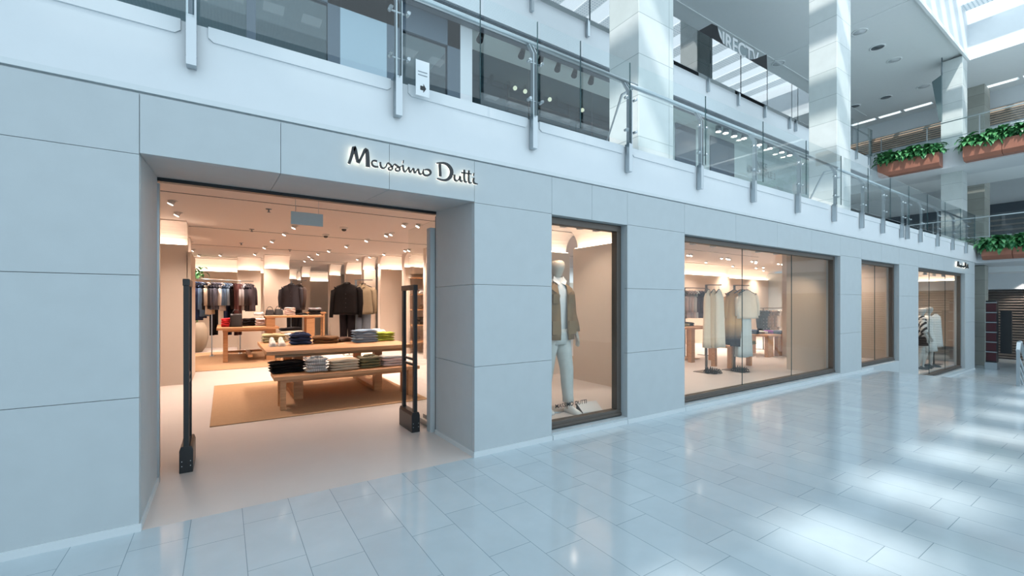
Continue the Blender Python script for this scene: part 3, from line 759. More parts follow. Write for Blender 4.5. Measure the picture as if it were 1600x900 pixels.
def stack(px, py, z_surf, wpx, hpx, n, color, desc, where, kind='fold', depth=.28, rz=0, top_color=None, stripes=None, group=None, cat='clothes', loc=None, zcam=None):
    """n folded garments on a surface; the front foot of the stack is seen at (px, py)"""
    p = at(px, py, 'Z', z_surf) if loc is None else Vector(loc)
    zc = p.x * SN + (p.y - CAMY) * CS
    w = wpx * zc / FPX * .97; h = hpx * zc / FPX / n * 1.0
    h = max(.014, min(h * .9, .07))
    m = cloth(color, stripes); top = cloth(top_color, stripes) if top_color else m
    rng = random.Random(int(px * 7 + py)); z = z_surf + .001
    noun = desc.split()[-1]; ac = .55 * (p.x / max(.1, p.y - CAMY))
    objs = []
    for i in range(n):
        k = 'shirt' if (kind == 'shirt' and i == n - 1) else 'fold'
        b = pad_mesh(w * rng.uniform(.95, 1.0), depth * rng.uniform(.94, 1.0), h * 1.05, seed=int(px) * 31 + i, kind=k)
        me = b.mesh('folded_' + noun, top if i == n - 1 else m)
        o = bpy.data.objects.new('folded_' + noun, me); COL.objects.link(o)
        o.location = (p.x + rng.uniform(-.006, .006), p.y + depth / 2 + rng.uniform(-.006, .006), z); o.rotation_euler = (0, 0, rz + rng.uniform(-.05, .05))
        pos = 'top one' if i == n - 1 else ('bottom one' if i == 0 else '%s from bottom' % ORD[i])
        lab = '%s %s' % (desc, where) if n == 1 else '%s %s, %s' % (desc, where, pos)
        tag(o, lab, cat, group or ('folded %s %s' % (desc, where))); z += h; objs.append(o)
    return objs, Vector((p.x, p.y + depth / 2, z))
BZ, TZ, Z2, Z3 = .475, .775, .86, 1.13
stack(450, 583, BZ, 52, 19, 4, BLACK, 'black jeans', 'at the left end of the bench', rz=.12, depth=.30)
stack(496, 582, BZ, 33, 24, 4, WHITE, 'striped shirts', 'on the bench beside the black jeans', 'shirt', stripes=((.09, .09, .11), 24, 'X', .62))
stack(540, 579, BZ, 47, 19, 4, BEIGE, 'beige trousers', 'in the middle of the bench', depth=.30)
stack(580, 575, BZ, 34, 19, 4, OLIVE, 'dark olive shirts', 'on the bench right of the beige trousers', 'shirt', top_color=(.20, .18, .12))
stack(617, 572, BZ, 40, 18, 4, PINK, 'pale pink trousers', 'at the right end of the bench', top_color=WHITE)
stack(430, 535.5, TZ, 36, 14, 3, SAGE, 'sage green shirts', 'at the left end of the tall table', depth=.32)
stack(471, 539, TZ, 33, 19, 3, NAVY, 'navy jumpers', 'on the tall table beside the trainers', 'shirt')
stack(452, 533, TZ, 14, 12, 3, WHITE, 'white T-shirts', 'on the tall table behind the navy jumpers', depth=.25)
T5, T5Y = px_table('display_table', 'small oak table between the tall table and the bags', 428, 480, 9.8, .76, .6, lw=.06)
_q = atz(455, 474, 9.95)
stack(455, 522, .76, 34, 10, 2, CREAM, 'cream knitwear', 'on the small table behind the navy jumpers', top_color=BLACK, loc=(_q.x, _q.y, .76))
stack(512, 537, TZ, 40, 12, 2, BROWN, 'brown trousers', 'sprawled in the middle of the tall table', depth=.34, rz=-.2)
stack(541, 534.5, TZ, 28, 7, 1, (.06, .035, .025), 'dark brown trousers', 'beside the jeans on the tall table', depth=.25, rz=.3)
stack(573, 535.5, TZ, 38, 22, 5, LDEN, 'blue jeans', 'on the right half of the tall table', depth=.30)
stack(604, 533, TZ, 29, 15, 4, GREEN, 'green jumpers', 'at the right end of the tall table', depth=.28)
stack(590, 527.5, TZ, 27, 13, 2, WHITE, 'white shirts', 'behind the green jumpers', 'shirt')
stack(355, 511, Z2, 17, 15, 5, RED, 'red jumpers', 'on the rear left table', depth=.3)
stack(389, 509.5, Z2, 21, 13, 3, BLACK, 'black jumpers', 'on the rear left table beside the bag', depth=.4)
stack(413, 509, Z2, 26, 12, 4, PINK, 'pale pink knitwear', 'at the right of the rear table', depth=.5)
stack(404, 502, Z2, 24, 8, 3, WHITE, 'white knitwear', 'at the back of the rear left table', depth=.5)
stack(405, 492.6, Z3, 16, 8, 1, WHITE, 'white knitwear', 'at the left end of the console table', depth=.3)
stack(454, 492.4, Z3, 16, 13, 5, PINK, 'pink jumpers', 'on the tall console table', depth=.3)
stack(473, 492.2, Z3, 17, 3, 1, BLACK, 'black scarf', 'on the console beside the pink jumpers', depth=.3)
stack(493, 492, Z3, 18, 12, 3, BLACK, 'dark knitwear', 'at the right end of the console table', top_color=GREY, depth=.3)
p4 = atz(492, 476, 15.0)
stack(492, 476, 1.15, 14, 6, 3, SLATE, 'slate blue jumpers', 'on the small shelf table', depth=.3, loc=(p4.x, p4.y, 1.15))

def trainers(px, py, zs, label_side, label, gap=13, s=1.0, col=(.80, .78, .72)):
    p = at(px, py, 'Z', zs)
    for i, side in enumerate(('left', 'right')):
        t = thing('trainer', label % side, 'shoe', (p.x + (i * 2 - 1) * .055 * s, p.y + .13, zs + .001), 0, 'pair: ' + label.split(' ', 1)[1].replace('%s ', ''))
        c = Vector((p.x + (i * 2 - 1) * .055 * s, p.y + .13, zs + .001)); b = MB(); sole = MB()
        rings = []; srings = []
        for yy, w, h in ((-.135, .016, .022), (-.125, .034, .040), (-.09, .044, .052), (-.04, .042, .070), (.0, .037, .092), (.05, .036, .098), (.10, .037, .102), (.125, .028, .098), (.135, .012, .06)):
            rings.append([c + Vector((w * s * math.cos(a), yy * s, (.018 + (h * s if math.sin(a) > 0 else .004) * abs(math.sin(a)) ** .8))) for a in [k * PI / 6 for k in range(12)]])
            srings.append([c + Vector((dx * (w + .004) * s, yy * s * 1.03, dz * s)) for dx, dz in ((-1, .001), (1, .001), (1, .024), (-1, .024))])
        b.loft(rings); sole.loft(srings, True, False)
        b.build('upper', mat('trainer_leather', col, .5), t); sole.build('sole', mat('trainer_sole', (.7, .69, .66), .6), t)
        l = MB()
        for k in range(4): l.tube([c + Vector((-.022 * s, (-.055 + k * .022) * s, (.078 + k * .01) * s)), c + Vector((.022 * s, (-.055 + k * .022) * s, (.078 + k * .01) * s))], .003, 6)
        l.build('laces', M['whitepaint'], t)
trainers(434, 541.5, TZ, '', '%s white leather trainer on the tall table beside the sage shirts', s=1.15)

def bag(label, px, py, zs, wpx, hpx, color=BLACK, handle=True, depth=.16, z=None):
    p = at(px, py, 'Z', zs) if z is None else atz(px, py, z); p.z = zs + .001
    zc = p.x * SN + (p.y - CAMY) * CS; w = wpx * zc / FPX; h = hpx * zc / FPX
    t = thing('handbag', label, 'bag', (p.x, p.y + depth / 2, p.z))
    rings = []
    for k in range(9):
        u = k / 8; ww = w / 2 * (1 - .16 * u); dd = depth / 2 * (1 - .55 * u)
        rings.append([Vector((p.x + math.copysign(abs(math.cos(a)) ** .5, math.cos(a)) * ww, p.y + depth / 2 + math.copysign(abs(math.sin(a)) ** .5, math.sin(a)) * dd, p.z + h * u + .01 * math.sin(a * 3) * u)) for a in [j * PI / 8 for j in range(16)]])
    MB().loft(rings).build('body', mat('bag_leather', color, .45), t)
    if handle:
        MB().tube([(p.x + w * .3 * math.cos(a), p.y + depth / 2, p.z + h + w * .38 * math.sin(a)) for a in [k * PI / 10 for k in range(11)]], .008, 8).build('handle', M['black'], t)
    return t
bag('tall black leather bag standing on the rear left table', 369, 511, Z2, 18, 20, depth=.25)
bag('small black handbag with a ring handle on the console table', 422, 492.3, Z3, 13, 8, depth=.14)
bag('flat black handbag on the console table in front of the wall pier', 436, 492.2, Z3, 13, 9, depth=.2)

# ------------------------------------------------------------------ hanging garments
def garment(name, label, cat, loc, rz, color, L=.72, w=.44, dp=.13, sleeves=.56, hem=1.05, kind='top', group=None, hanger=True, grad=None, stripes=None, open_front=False, neck=.07, seed=None, smat=None):
    rng = random.Random(seed if seed is not None else hash(label) % 9999 if False else sum(ord(c) * (i + 1) for i, c in enumerate(label)))
    t = thing(name, label, cat, loc, rz, group); m = smat or cloth(color, stripes)
    # geometry is written in the garment's own frame: x across the shoulders, y front, hook at the origin
    def place(mb, nm, mm, par=t):
        o = bpy.data.objects.new(nm, mb.mesh(nm, mm)); COL.objects.link(o); o.parent = par; return o
    ph = rng.uniform(0, 6); nf = rng.choice((5, 6, 7)); b = MB(); rings = []
    if kind in ('top', 'dress'):
        levels = [(-.085, neck, .05), (-.10, neck * 1.15, .055), (-.135, w * .30, .07), (-.175, w * .46, .085), (-.24, w * .47, .95 * dp)]
        nL = 8
        for k in range(1, nL + 1):
            u = k / nL; levels.append((-.24 - (L - .16) * u, w * .5 * (.93 + (hem - .93) * u), dp * (1 + .25 * u)))
        for i, (z, a, d) in enumerate(levels):
            amp = 0 if i < 4 else .10 * (i - 3) / len(levels)
            rings.append([Vector((a * math.cos(q) * (1 + amp * math.sin(nf * q + ph)), d / 2 * math.sin(q) * (1 + 2.2 * amp * math.sin(nf * q + ph)), z + (.006 * math.sin(3 * q + ph) if i > 5 else 0))) for q in [j * 2 * PI / 28 for j in range(28)]])
        b.loft(rings)
        place(b, 'body', m)
        if sleeves:
            for s in (-1, 1):
                q = MB(); x0 = s * w * .44; sl = sleeves
                q.tube([(x0, 0, -.175), (x0 + s * .045, -.0, -.25), (x0 + s * .07, -.015, -.20 - sl * .5), (x0 + s * (.075 + rng.uniform(-.02, .03)), -.03, -.19 - sl)], [.052, .064, .055, .042], 12)
                place(q, 'sleeve', m)
        if cat in ('jacket', 'shirt'):
            q = MB()
            pts = [Vector((neck * 1.05 * math.cos(a), .045 * math.sin(a) * 1.1, -.088 + .02 * math.sin(a))) for a in [PI * -.35 + k * PI * 1.7 / 10 for k in range(11)]]
            q.loft([[p_ + Vector((0, 0, .022)), p_ * 1.22 + Vector((0, 0, .026)) , p_ + Vector((0, 0, -.008))] for p_ in pts])
            for s in (-1, 1):
                q.add([(s * .02, -dp * .56, -.30 if cat == 'jacket' else -.16), (s * .085, -.052, -.115), (s * .04, -.058, -.10), (s * .006, -dp * .54, -.27 if cat == 'jacket' else -.13)], [(0, 1, 2, 3)])
            place(q, 'collar', m)
            q = MB()
            for k in range(4): q.tube([(.012, -dp * .60, -.32 - k * .1), (.012, -dp * .66, -.32 - k * .1)], .008, 8)
            place(q, 'buttons', M['black'] if cat == 'jacket' else M['whitepaint'])
    else:   # trousers folded over the bar
        for s in (-1, 1):
            r_ = []
            for k in range(8):
                u = k / 7; a = w * .255 * (1 - .22 * u); d = dp * .45 * (1 - .1 * u)
                cx = s * w * (.235 - .0 * u)
                r_.append([Vector((cx + a * math.cos(q), d * math.sin(q) * (1 + .1 * math.sin(3 * q + ph)), -.08 - L * u)) for q in [j * 2 * PI / 14 for j in range(14)]])
            b.loft(r_)
        b.box(-w * .45, -dp * .35, -.14, w * .45, dp * .35, -.075)
        place(b, 'legs', m)
    if hanger:
        h = MB(); h.tube([(-w * .42, 0, -.15), (-.03, 0, -.075), (.03, 0, -.075), (w * .42, 0, -.15)], .009, 8)
        ho = place(h, 'hanger', M['black'])
        k = MB(); k.tube([(0, 0, -.08), (0, 0, -.03), (.012, 0, -.012), (.018, 0, .006), (.006, 0, .02), (-.012, 0, .014)], .0035, 6)
        place(k, 'hook', M['steel'], ho)
    return t

def rail_stand(name, label, a, b_, z, posts, m='steel', wall=False):
    """clothes rail from a to b_ at height z with posts (parameter 0..1)"""
    a = Vector((a[0], a[1], z)); b_ = Vector((b_[0], b_[1], z))
    t = thing(name, label, 'clothes rail', ((a.x + b_.x) / 2, (a.y + b_.y) / 2, 0))
    MB().tube([a, b_], .012, 10).build('rail', M[m], t)
    for u in posts:
        p = a.lerp(b_, u)
        MB().box(p.x - .013, p.y - .013, .012, p.x + .013, p.y + .013, z).build('post', M[m], t)
        MB().box(p.x - .05, p.y - .22, 0, p.x + .05, p.y + .22, .014).build('foot', M[m], t)
    return t
# long rail at the back left
RA = atz(307, 474, 11.7); RB = atz(396, 474, 12.9); RZ_ = 2.10
rail_stand('clothes_rail', 'long steel clothes rail along the back left wall', (RA.x, RA.y), (RB.x, RB.y), RZ_, (.25, .75))
seq = [(NAVY, 'navy', 'jacket', 1.0), (NAVY, 'dark navy', 'jacket', .95), (DENIM, 'deep blue', 'shirt', .9), (CHAR, 'charcoal', 'jacket', .72), (CREAM, 'cream', 'shirt', .85), (CHAR, 'dark grey', 'jacket', .7),
       (SLATE, 'slate grey', 'jacket', .72), (SLATE, 'grey blue', 'jacket', .72), ((.12, .13, .18), 'steel grey', 'shirt', .72), (WHITE, 'white', 'shirt', .75), (DENIM, 'mid blue', 'shirt', .5), (DENIM, 'faded denim', 'shirt', .5), (LDEN, 'pale denim', 'shirt', .5),
       (BLACK, 'black', 'shirt', .95), (BLACK, 'jet black', 'jacket', 1.0), ((.45, .44, .45), 'pale grey', 'shirt', .75), ((.5, .49, .5), 'silver grey', 'shirt', .75), ((.4, .39, .41), 'ash grey', 'shirt', .75),
       (CHAR, 'smoke grey', 'jacket', .75), (CHAR, 'graphite', 'jacket', .78), ((.06, .05, .06), 'dark plum grey', 'jacket', .78)]
dirr = (RB - RA).normalized(); ang = math.atan2(dirr.y, dirr.x) + PI / 2
for i, (c, nm, cat, L) in enumerate(seq):
    p = RA.lerp(RB, (i + .5) / len(seq)); p.z = RZ_ - .02
    prev = 'at the left end' if i == 0 else 'right of the %s %s' % (seq[i - 1][1], seq[i - 1][2])
    garment('hanging_' + cat, '%s %s hanging on the long back left rail, %s' % (nm, cat, prev), cat, p, PI / 2 - .42 + random.uniform(-.1, .1), c, L=L, sleeves=.5 if L < .9 else .6, dp=.10, group='clothes on the long back left rail')
# trousers under two of the jackets
for px, c, nm in ((334, BLACK, 'black trousers hanging long below the slate jackets'), (356, NAVY, 'dark jeans hanging below the denim shirts'), (372, (.07, .03, .03), 'dark maroon trousers hanging below the grey shirts')):
    p = atz(px, 474, 12.4); p.z = RZ_ - .02
    garment('hanging_trousers', nm, 'trousers', p, PI / 2 - .5, c, L=1.45, w=.36, kind='trousers')

def tbar(label, p, z, arm, m='steel_dark', n_arm=1):
    """single post stand with an arm; p foot point, arm vector"""
    t = thing('garment_stand', label, 'garment stand', (p.x, p.y, 0))
    MB().box(p.x - .018, p.y - .018, .012, p.x + .018, p.y + .018, z).build('post', M[m], t)
    MB().bar((p.x - arm.x * .05, p.y - arm.y * .05, z), (p.x + arm.x, p.y + arm.y, z), .03, .018).build('arm', M[m], t)
    MB().box(p.x - .22, p.y - .16, 0, p.x + .3, p.y + .16, .012).build('foot_plate', M[m], t)
    return t
RIGHT = Vector((CS, -SN, 0))
# hanging blazers in the middle distance
p = atz(455, 474, 12.75); tbar('steel stand carrying the charcoal blazers in mid shop', p, 2.12, RIGHT * .45)
garment('hanging_jacket', 'charcoal blazer facing the entrance on the mid shop stand', 'jacket', atz(455, 440, 12.65), -YAW + .15, CHAR, L=.74, w=.52, dp=.16, hem=1.1)
garment('hanging_jacket', 'dark brown blazer half hidden behind the charcoal blazer', 'jacket', atz(467, 440.5, 12.85), -YAW - .5, (.05, .035, .03), L=.74, w=.46, dp=.14)
for px, w_, nm in ((455.5, .30, 'dark trousers below the charcoal blazer'), (467, .20, 'narrow black trousers below the dark brown blazer')):
    garment('hanging_trousers', nm, 'trousers', atz(px, 450, 12.75), -YAW, BLACK, L=1.15, w=w_, kind='trousers')
# black suit and taupe overshirt
p = atz(556, 474, 10.3); p.z = 0
tbar('steel stand carrying the black jacket and the taupe overshirt', p, 2.00, RIGHT * .4 - RIGHT * .0)
garment('hanging_jacket', 'black leather jacket hanging behind the tall table', 'jacket', atz(542, 437.5, 9.9), -YAW + .05, (.005, .004, .004), L=.70, w=.56, dp=.2, sleeves=.66, hem=1.0)
garment('hanging_trousers', 'black trousers below the black leather jacket', 'trousers', atz(543, 474, 9.95), -YAW, (.006, .004, .005), L=.78, w=.38, dp=.2, kind='trousers', hanger=False)
garment('hanging_shirt', 'taupe overshirt over a white top beside the black jacket', 'shirt', atz(567, 439, 10.3), -YAW - .1, (.20, .155, .10), L=.70, w=.52, dp=.18, sleeves=.58)
garment('hanging_trousers', 'grey blue jeans below the taupe overshirt', 'trousers', atz(567, 477, 10.35), -YAW, (.13, .15, .18), L=.72, w=.40, dp=.2, kind='trousers', hanger=False)
trainers(546, 556, 0.0, '', '%s white trainer on the foot plate of the stand behind the table', s=1.3)

# potted palm and rounded pot back left
t = thing('potted_plant', 'large rounded beige pot with green palm leaves at the back left', 'plant', atz(308, 474, 14.0) * 1)
c = atz(308, 474, 13.0); t.location = (c.x, c.y, 0)
MB().lathe([(.12, 0), (.22, .15), (.28, .42), (.26, .66), (.18, .86), (.15, .88)], (c.x, c.y, 0), 24).build('pot', mat('beige_clay', (.34, .28, .21), .7), t)
f = MB(); rng = random.Random(4); leaves(f, c.x - .15, c.y - .15, c.x + .10, c.y + .15, 2.2, 40, .26, rng); f.tube([(c.x, c.y, .9), (c.x + .02, c.y, 2.1)], .02, 8); f.build('foliage', M['leaf'], t)

# wall shelves on the right with folded clothes and shoes
sx0, sy = 4.50, 8.80
t = thing('wall_shelving', 'oak wall shelves on the right side of the shop', 'shelves', (5.0, 8.6, 0))
for z in (.35, .83, 1.28, 1.72, 2.2): MB().box(sx0, 8.35, z - .03, 5.6, 8.8, z).build('shelf', M['wood'], t)
MB().box(sx0, 8.36, 2.30, 5.6, 8.8, 2.5).build('cornice', M['panel'], t)
stack(657, 449, 1.72, 17, 9, 3, WHITE, 'pale grey shirts', 'on the upper wall shelf at the right', loc=(4.86, 8.4, 1.72), top_color=GREY)
stack(657, 478, 1.28, 12, 7, 2, BROWN, 'brown leather slippers', 'on the middle wall shelf at the right', loc=(4.9, 8.4, 1.28), cat='shoes')
stack(657, 505, .83, 16, 13, 3, BLACK, 'black knitwear', 'on the lower wall shelf at the right', loc=(4.86, 8.4, .83))

# ------------------------------------------------------------------ text helper (built-in font, turned into mesh)
def text_part(name, body, parent, origin, xdir, height, material, depth=.003, bold=0.0, spacing=1.0, align='LEFT'):
    cu = bpy.data.curves.new(name, 'FONT'); cu.body = body; cu.size = height * 1.38; cu.extrude = depth; cu.offset = bold; cu.align_x = align; cu.space_character = spacing
    tmp = bpy.data.objects.new('tmp', cu); COL.objects.link(tmp); bpy.context.view_layer.update()
    me = bpy.data.meshes.new_from_object(tmp.evaluated_get(bpy.context.evaluated_depsgraph_get()))
    bpy.data.objects.remove(tmp)
    x = Vector(xdir).normalized(); z = Vector((0, 0, 1)); n = x.cross(z)
    mt = Matrix(((x.x, z.x, n.x, origin[0]), (x.y, z.y, n.y, origin[1]), (x.z, z.z, n.z, origin[2]), (0, 0, 0, 1)))
    me.transform(mt)
    if parent is not None: me.transform(Matrix.Translation(-world_org(parent)))
    me.materials.clear(); me.materials.append(material); me.name = name
    o = bpy.data.objects.new(name, me); COL.objects.link(o); o.parent = parent
    return o

# ------------------------------------------------------------------ shop lights
WARM = (1.0, 0.78, 0.65)
def spot_proto():
    t = thing('ceiling_spotlight', '', 'spotlight', (0, 0, 0))
    MB().lathe([(.0505, 0), (.062, -.004), (.058, -.012), (.045, -.012)], (0, 0, 0), 20, cap=False).build('rim', M['whitepaint'], t)
    b = MB(); tilt = Matrix.Rotation(.45, 4, 'Y')
    b.lathe([(.036, .0), (.04, -.05), (.038, -.055)], (0, 0, -.005), 18)
    b.v = [tilt @ v for v in b.v]; lamp = b.build('lamp_head', M['whitepaint'], t)
    c = MB(); c.lathe([(.001, -.0601), (.034, -.0601), (.034, -.064), (.001, -.064)], (0, 0, 0), 18); c.v = [tilt @ v for v in c.v]
    c.build('lens', M['spot_on'], lamp)
    return t
SPOTS = [(269.8, 313.3), (278.8, 331.8), (284, 349), (297.5, 377.5), (302, 389), (345.5, 396.7), (426.5, 374.8), (414.5, 384.7), (399.5, 395.2), (416.8, 400),
         (445.9, 363.3), (461, 352.5), (574, 373.4), (605, 365.3), (612.5, 363.2), (542.4, 382.8), (514.8, 390.1), (497.7, 395), (483.9, 398.9), (488.8, 403.1), (477, 406.2), (634, 389.6), (640, 389), (601, 395.3), (579, 399.9), (559.4, 403.4), (633, 349), (654.5, 349.8)]
WSP = [(95, 287), (270, 358), (420, 317), (472, 322), (525, 397), (168, 408), (228, 402), (455, 421), (710, 348), (750, 350), (750, 413), (820, 408), (820, 438), (965, 372), (1003, 377)]
SPOTS2 = [(1060 + .1625 * x, 350 + .1625 * y) for x, y in WSP]
proto = None; row = []
for i, (px, py) in enumerate(SPOTS + SPOTS2):
    p = at(px, py, 'Z', ZS)
    if p.x > 20 or p.y > 19: continue
    row.append((p, px, py, i < len(SPOTS)))
door_spots = sorted([r for r in row if r[3]], key=lambda r: r[1]); win_spots = sorted([r for r in row if not r[3]], key=lambda r: r[1])
for grp, nm, wh in ((door_spots, 'seen through the entrance', 'spotlights in the shop ceiling seen through the entrance'), (win_spots, 'seen through the wide window', 'spotlights in the shop ceiling seen through the wide window')):
    for j, (p, px, py, _) in enumerate(grp):
        if proto is None: t = proto = spot_proto()
        else: t = copy_tree(proto)
        t.location = p
        k = j + 1; n = len(grp)
        t['label'] = ('lit round ceiling spotlight %s, %s' % (nm, ('leftmost of %d' % n if j == 0 else 'rightmost of %d' % n if j == n - 1 else ('%s from the left' % ORD[j] if j < n / 2 else '%s from the right' % ORD[n - 1 - j]))))
        t['category'] = 'spotlight'; t['group'] = wh
        d = bpy.data.lights.new('spot_lamp', 'SPOT'); d.energy = SPOT_W * (.4 if p.y > 8.6 and p.x > 2.6 and px < 900 else 1); d.color = WARM; d.spot_size = math.radians(125); d.spot_blend = .9; d.shadow_soft_size = .04
        o = bpy.data.objects.new('spot_lamp', d); COL.objects.link(o); o.location = p + Vector((0, 0, -.08)); o.rotation_euler = (0, 0, 0)
# made-up spotlights, added to brighten dark walls, windows and the middle of the shop
FILL_SPOTS = (((6.5, 4.5), 'behind the wall right of the mannequin window'), ((8.5, 4.5), 'above the woven rug behind the wide window'), ((8.0, 7.5), 'far back behind the wide window'), ((11.5, 4.2), 'above the dark table behind the wide window'), ((13.5, 4.2), 'behind the right part of the wide window'),
       ((-1.5, 10), 'behind the wall pier left of the entrance view'), ((1, 14.8), 'at the very back of the shop behind the wall pier'), ((15.5, 4.4), 'by the right rail behind the wide window'), ((7.2, 2.2), 'close above the cream dresses'), ((9.2, 2.4), 'close above the dip-dyed coats'),
       ((4.9, 1.9), 'behind the mannequin, on its right'), ((4.2, 2.7), 'behind the mannequin, on its left'), ((-.6, 12.2), 'above the right half of the back left rail'), ((-1.8, 12.4), 'above the left half of the back left rail'), ((13.6, 1.2), 'at the right end of the plain window'), ((16, 1.2), 'at the left end of the far window'), ((18.3, 1.2), 'at the right end of the far window'))
for (x, y), hid in FILL_SPOTS:
    t = copy_tree(proto); t.location = (x, y, ZS); t['label'] = 'added fill spotlight ' + hid; t['group'] = 'added fill spotlights in the shop ceiling'
    d = bpy.data.lights.new('spot_lamp', 'SPOT'); d.energy = SPOT_W * (.4 if x < 5 and 0 < y < 3 else .8); d.color = WARM; d.spot_size = math.radians(125); d.spot_blend = .9; d.shadow_soft_size = .04
    o = bpy.data.objects.new('spot_lamp', d); COL.objects.link(o); o.location = (x, y, ZS - .08)
# sensors and sprinklers
for j, (px, py, nm, lab) in enumerate(((420, 326.5, 'ceiling_sprinkler', 'small dark sprinkler in the ceiling just inside the entrance'), (393.5, 358, 'ceiling_sprinkler', 'small dark sprinkler above the rear left table'), (377, 379.5, 'ceiling_sprinkler', 'small dark sprinkler near the left clothes rail'),
        (537.5, 355, 'ceiling_camera', 'white dome camera with dark lens right of the hanging panel'), (509, 366, 'ceiling_camera', 'dark dome camera behind the hanging panel'), (453, 390, 'ceiling_sprinkler', 'dark ceiling fitting above the charcoal blazers'))):
    p = at(px, py, 'Z', ZS); t = thing(nm, lab, nm.split('_')[1], p)
    if 'camera' in nm:
        MB().lathe([(.001, 0), (.07, 0), (.07, -.03), (.06, -.04), (.001, -.04)], p, 20).build('housing', M['whitepaint'], t)
        MB().sphere(p + Vector((0, 0, -.045)), .045, .045, .035).build('dome', M['black'], t)
    else:
        MB().lathe([(.001, 0), (.045, 0), (.04, -.01), (.001, -.012)], p, 16).build('rosette', M['steel_dark'], t)
        MB().lathe([(.001, -.01), (.01, -.012), (.01, -.045), (.03, -.05), (.001, -.055)], p, 12).build('nozzle', M['steel_dark'], t)
# pale hanging panel under the ceiling
a = at(454.5, 330, 'Y', 2.2); c = at(504.5, 357, 'Y', 2.2)
t = thing('hanging_sign', 'pale blue blank panel hanging from the ceiling inside the entrance', 'sign', ((a.x + c.x) / 2, 2.2, ZS))
MB().box(a.x, 2.19, c.z + .02, c.x, 2.205, a.z).build('panel', mat('pale_blue_panel', (.45, .58, .63), .4), t)
for xx in (a.x + .05, c.x - .05): MB().tube([(xx, 2.197, a.z), (xx, 2.197, ZS)], .003, 6).build('hanging_wire', M['steel'], t)
# window head lights
def win_spot(px, py, label, grp, lamp=True):
    p = at(px, py, 'Y', .36); p.z = min(p.z, ZS)
    t = thing('window_spotlight', label, 'spotlight', (p.x, .36, p.z), 0, grp)
    MB().box(p.x - .035, .33, p.z - .05, p.x + .035, .40, p.z + .03).build('lamp_head', M['steel'], t, .006)
    MB().tube([(p.x, .365, p.z + .03), (p.x, .365, ZS)], .006, 8).build('stem', M['steel_dark'], t)
    if lamp:
        d = bpy.data.lights.new('window_lamp', 'SPOT'); d.energy = SPOT_W * (.07 if px < 940 else .2); d.color = (1, .74, .54); d.spot_size = math.radians(100); d.spot_blend = .8; d.shadow_soft_size = .03
        o = bpy.data.objects.new('window_lamp', d); COL.objects.link(o); o.location = (p.x, .42, p.z - .06); o.rotation_euler = (math.radians(25), 0, 0)
for j, px in enumerate((881.5, 907, 932)): win_spot(px, 348.5 + j * 3.5, 'small square spotlight at the head of the mannequin window, %s' % ('left', 'middle', 'right')[j], 'spotlights of the mannequin window')
WN = ['leftmost of seven', 'second from the left', 'third from the left', 'middle of seven', 'third from the right', 'second from the right', 'rightmost of seven']
for j, (px, py) in enumerate(((1083, 377), (1114.5, 381), (1163.5, 386.5), (1185, 390), (1213, 393.5), (1234, 396), (1270.5, 400.5))): win_spot(px, py, 'small square spotlight at the head of the wide window, %s' % WN[j], 'spotlights of the wide window', j % 2 == 0)
for j, px in enumerate((1350, 1361)): win_spot(px, 412 + j * 1.5, 'small square spotlight at the head of the plain narrow window, %s' % ('left', 'right')[j], 'spotlights of the plain window')
for j, px in enumerate((1446, 1460, 1474)): win_spot(px, 427 + j * 1.5, 'small square spotlight at the head of the far window, %s' % ('left', 'middle', 'right')[j], 'spotlights of the far window')

# ------------------------------------------------------------------ behind the wide window
def stand_at(px, py, label):
    p = at(px, py, 'Z', 0); tbar(label, p, 1.84, RIGHT * .32, 'bronze'); return p
S1 = stand_at(1103.5, 581, 'bronze stand carrying three sleeveless cream dresses in the wide window')
S2 = stand_at(1147.5, 578, 'bronze stand carrying dip-dyed beige coats in the wide window')
def dipdye():
    m = cloth((.55, .38, .22)).copy(); m.name = 'dip_dyed_fabric'; nt = m.node_tree; bs = nt.nodes['Principled BSDF']
    tc = nt.nodes.new('ShaderNodeTexCoord'); sp = nt.nodes.new('ShaderNodeSeparateXYZ'); mr = nt.nodes.new('ShaderNodeMapRange'); cr = nt.nodes.new('ShaderNodeValToRGB')
    mr.inputs['From Min'].default_value = -1.5; mr.inputs['From Max'].default_value = -.1
    e = cr.color_ramp.elements; e[0].position = .02; e[0].color = (.015, .02, .035, 1); e[1].position = .95; e[1].color = (.40, .21, .09, 1)
    x = e.new(.25); x.color = (.03, .03, .04, 1); x = e.new(.5); x.color = (.52, .33, .16, 1)
    nt.links.new(tc.outputs['Object'], sp.inputs[0]); nt.links.new(sp.outputs['Z'], mr.inputs['Value']); nt.links.new(mr.outputs[0], cr.inputs[0]); nt.links.new(cr.outputs[0], bs.inputs['Base Color'])
    return m
DD = dipdye()
for j, (u, c, nm, pos) in enumerate(((.05, (.62, .54, .42), 'cream', 'nearest the post'), (.16, (.52, .42, .30), 'beige', 'in the middle'), (.27, (.70, .65, .55), 'ivory', 'at the outer end'))):
    q = S1 + RIGHT * u; q.z = 1.82
    garment('hanging_dress', 'long sleeveless %s dress on the first window stand, %s' % (nm, pos), 'dress', q, -YAW + .75, c, L=1.22, w=.34, dp=.16, sleeves=0, hem=1.25, kind='dress', group='dresses on the first window stand', neck=.06, stripes=((c[0] * .86, c[1] * .86, c[2] * .84), 14, 'Z', .88) if j == 2 else None)
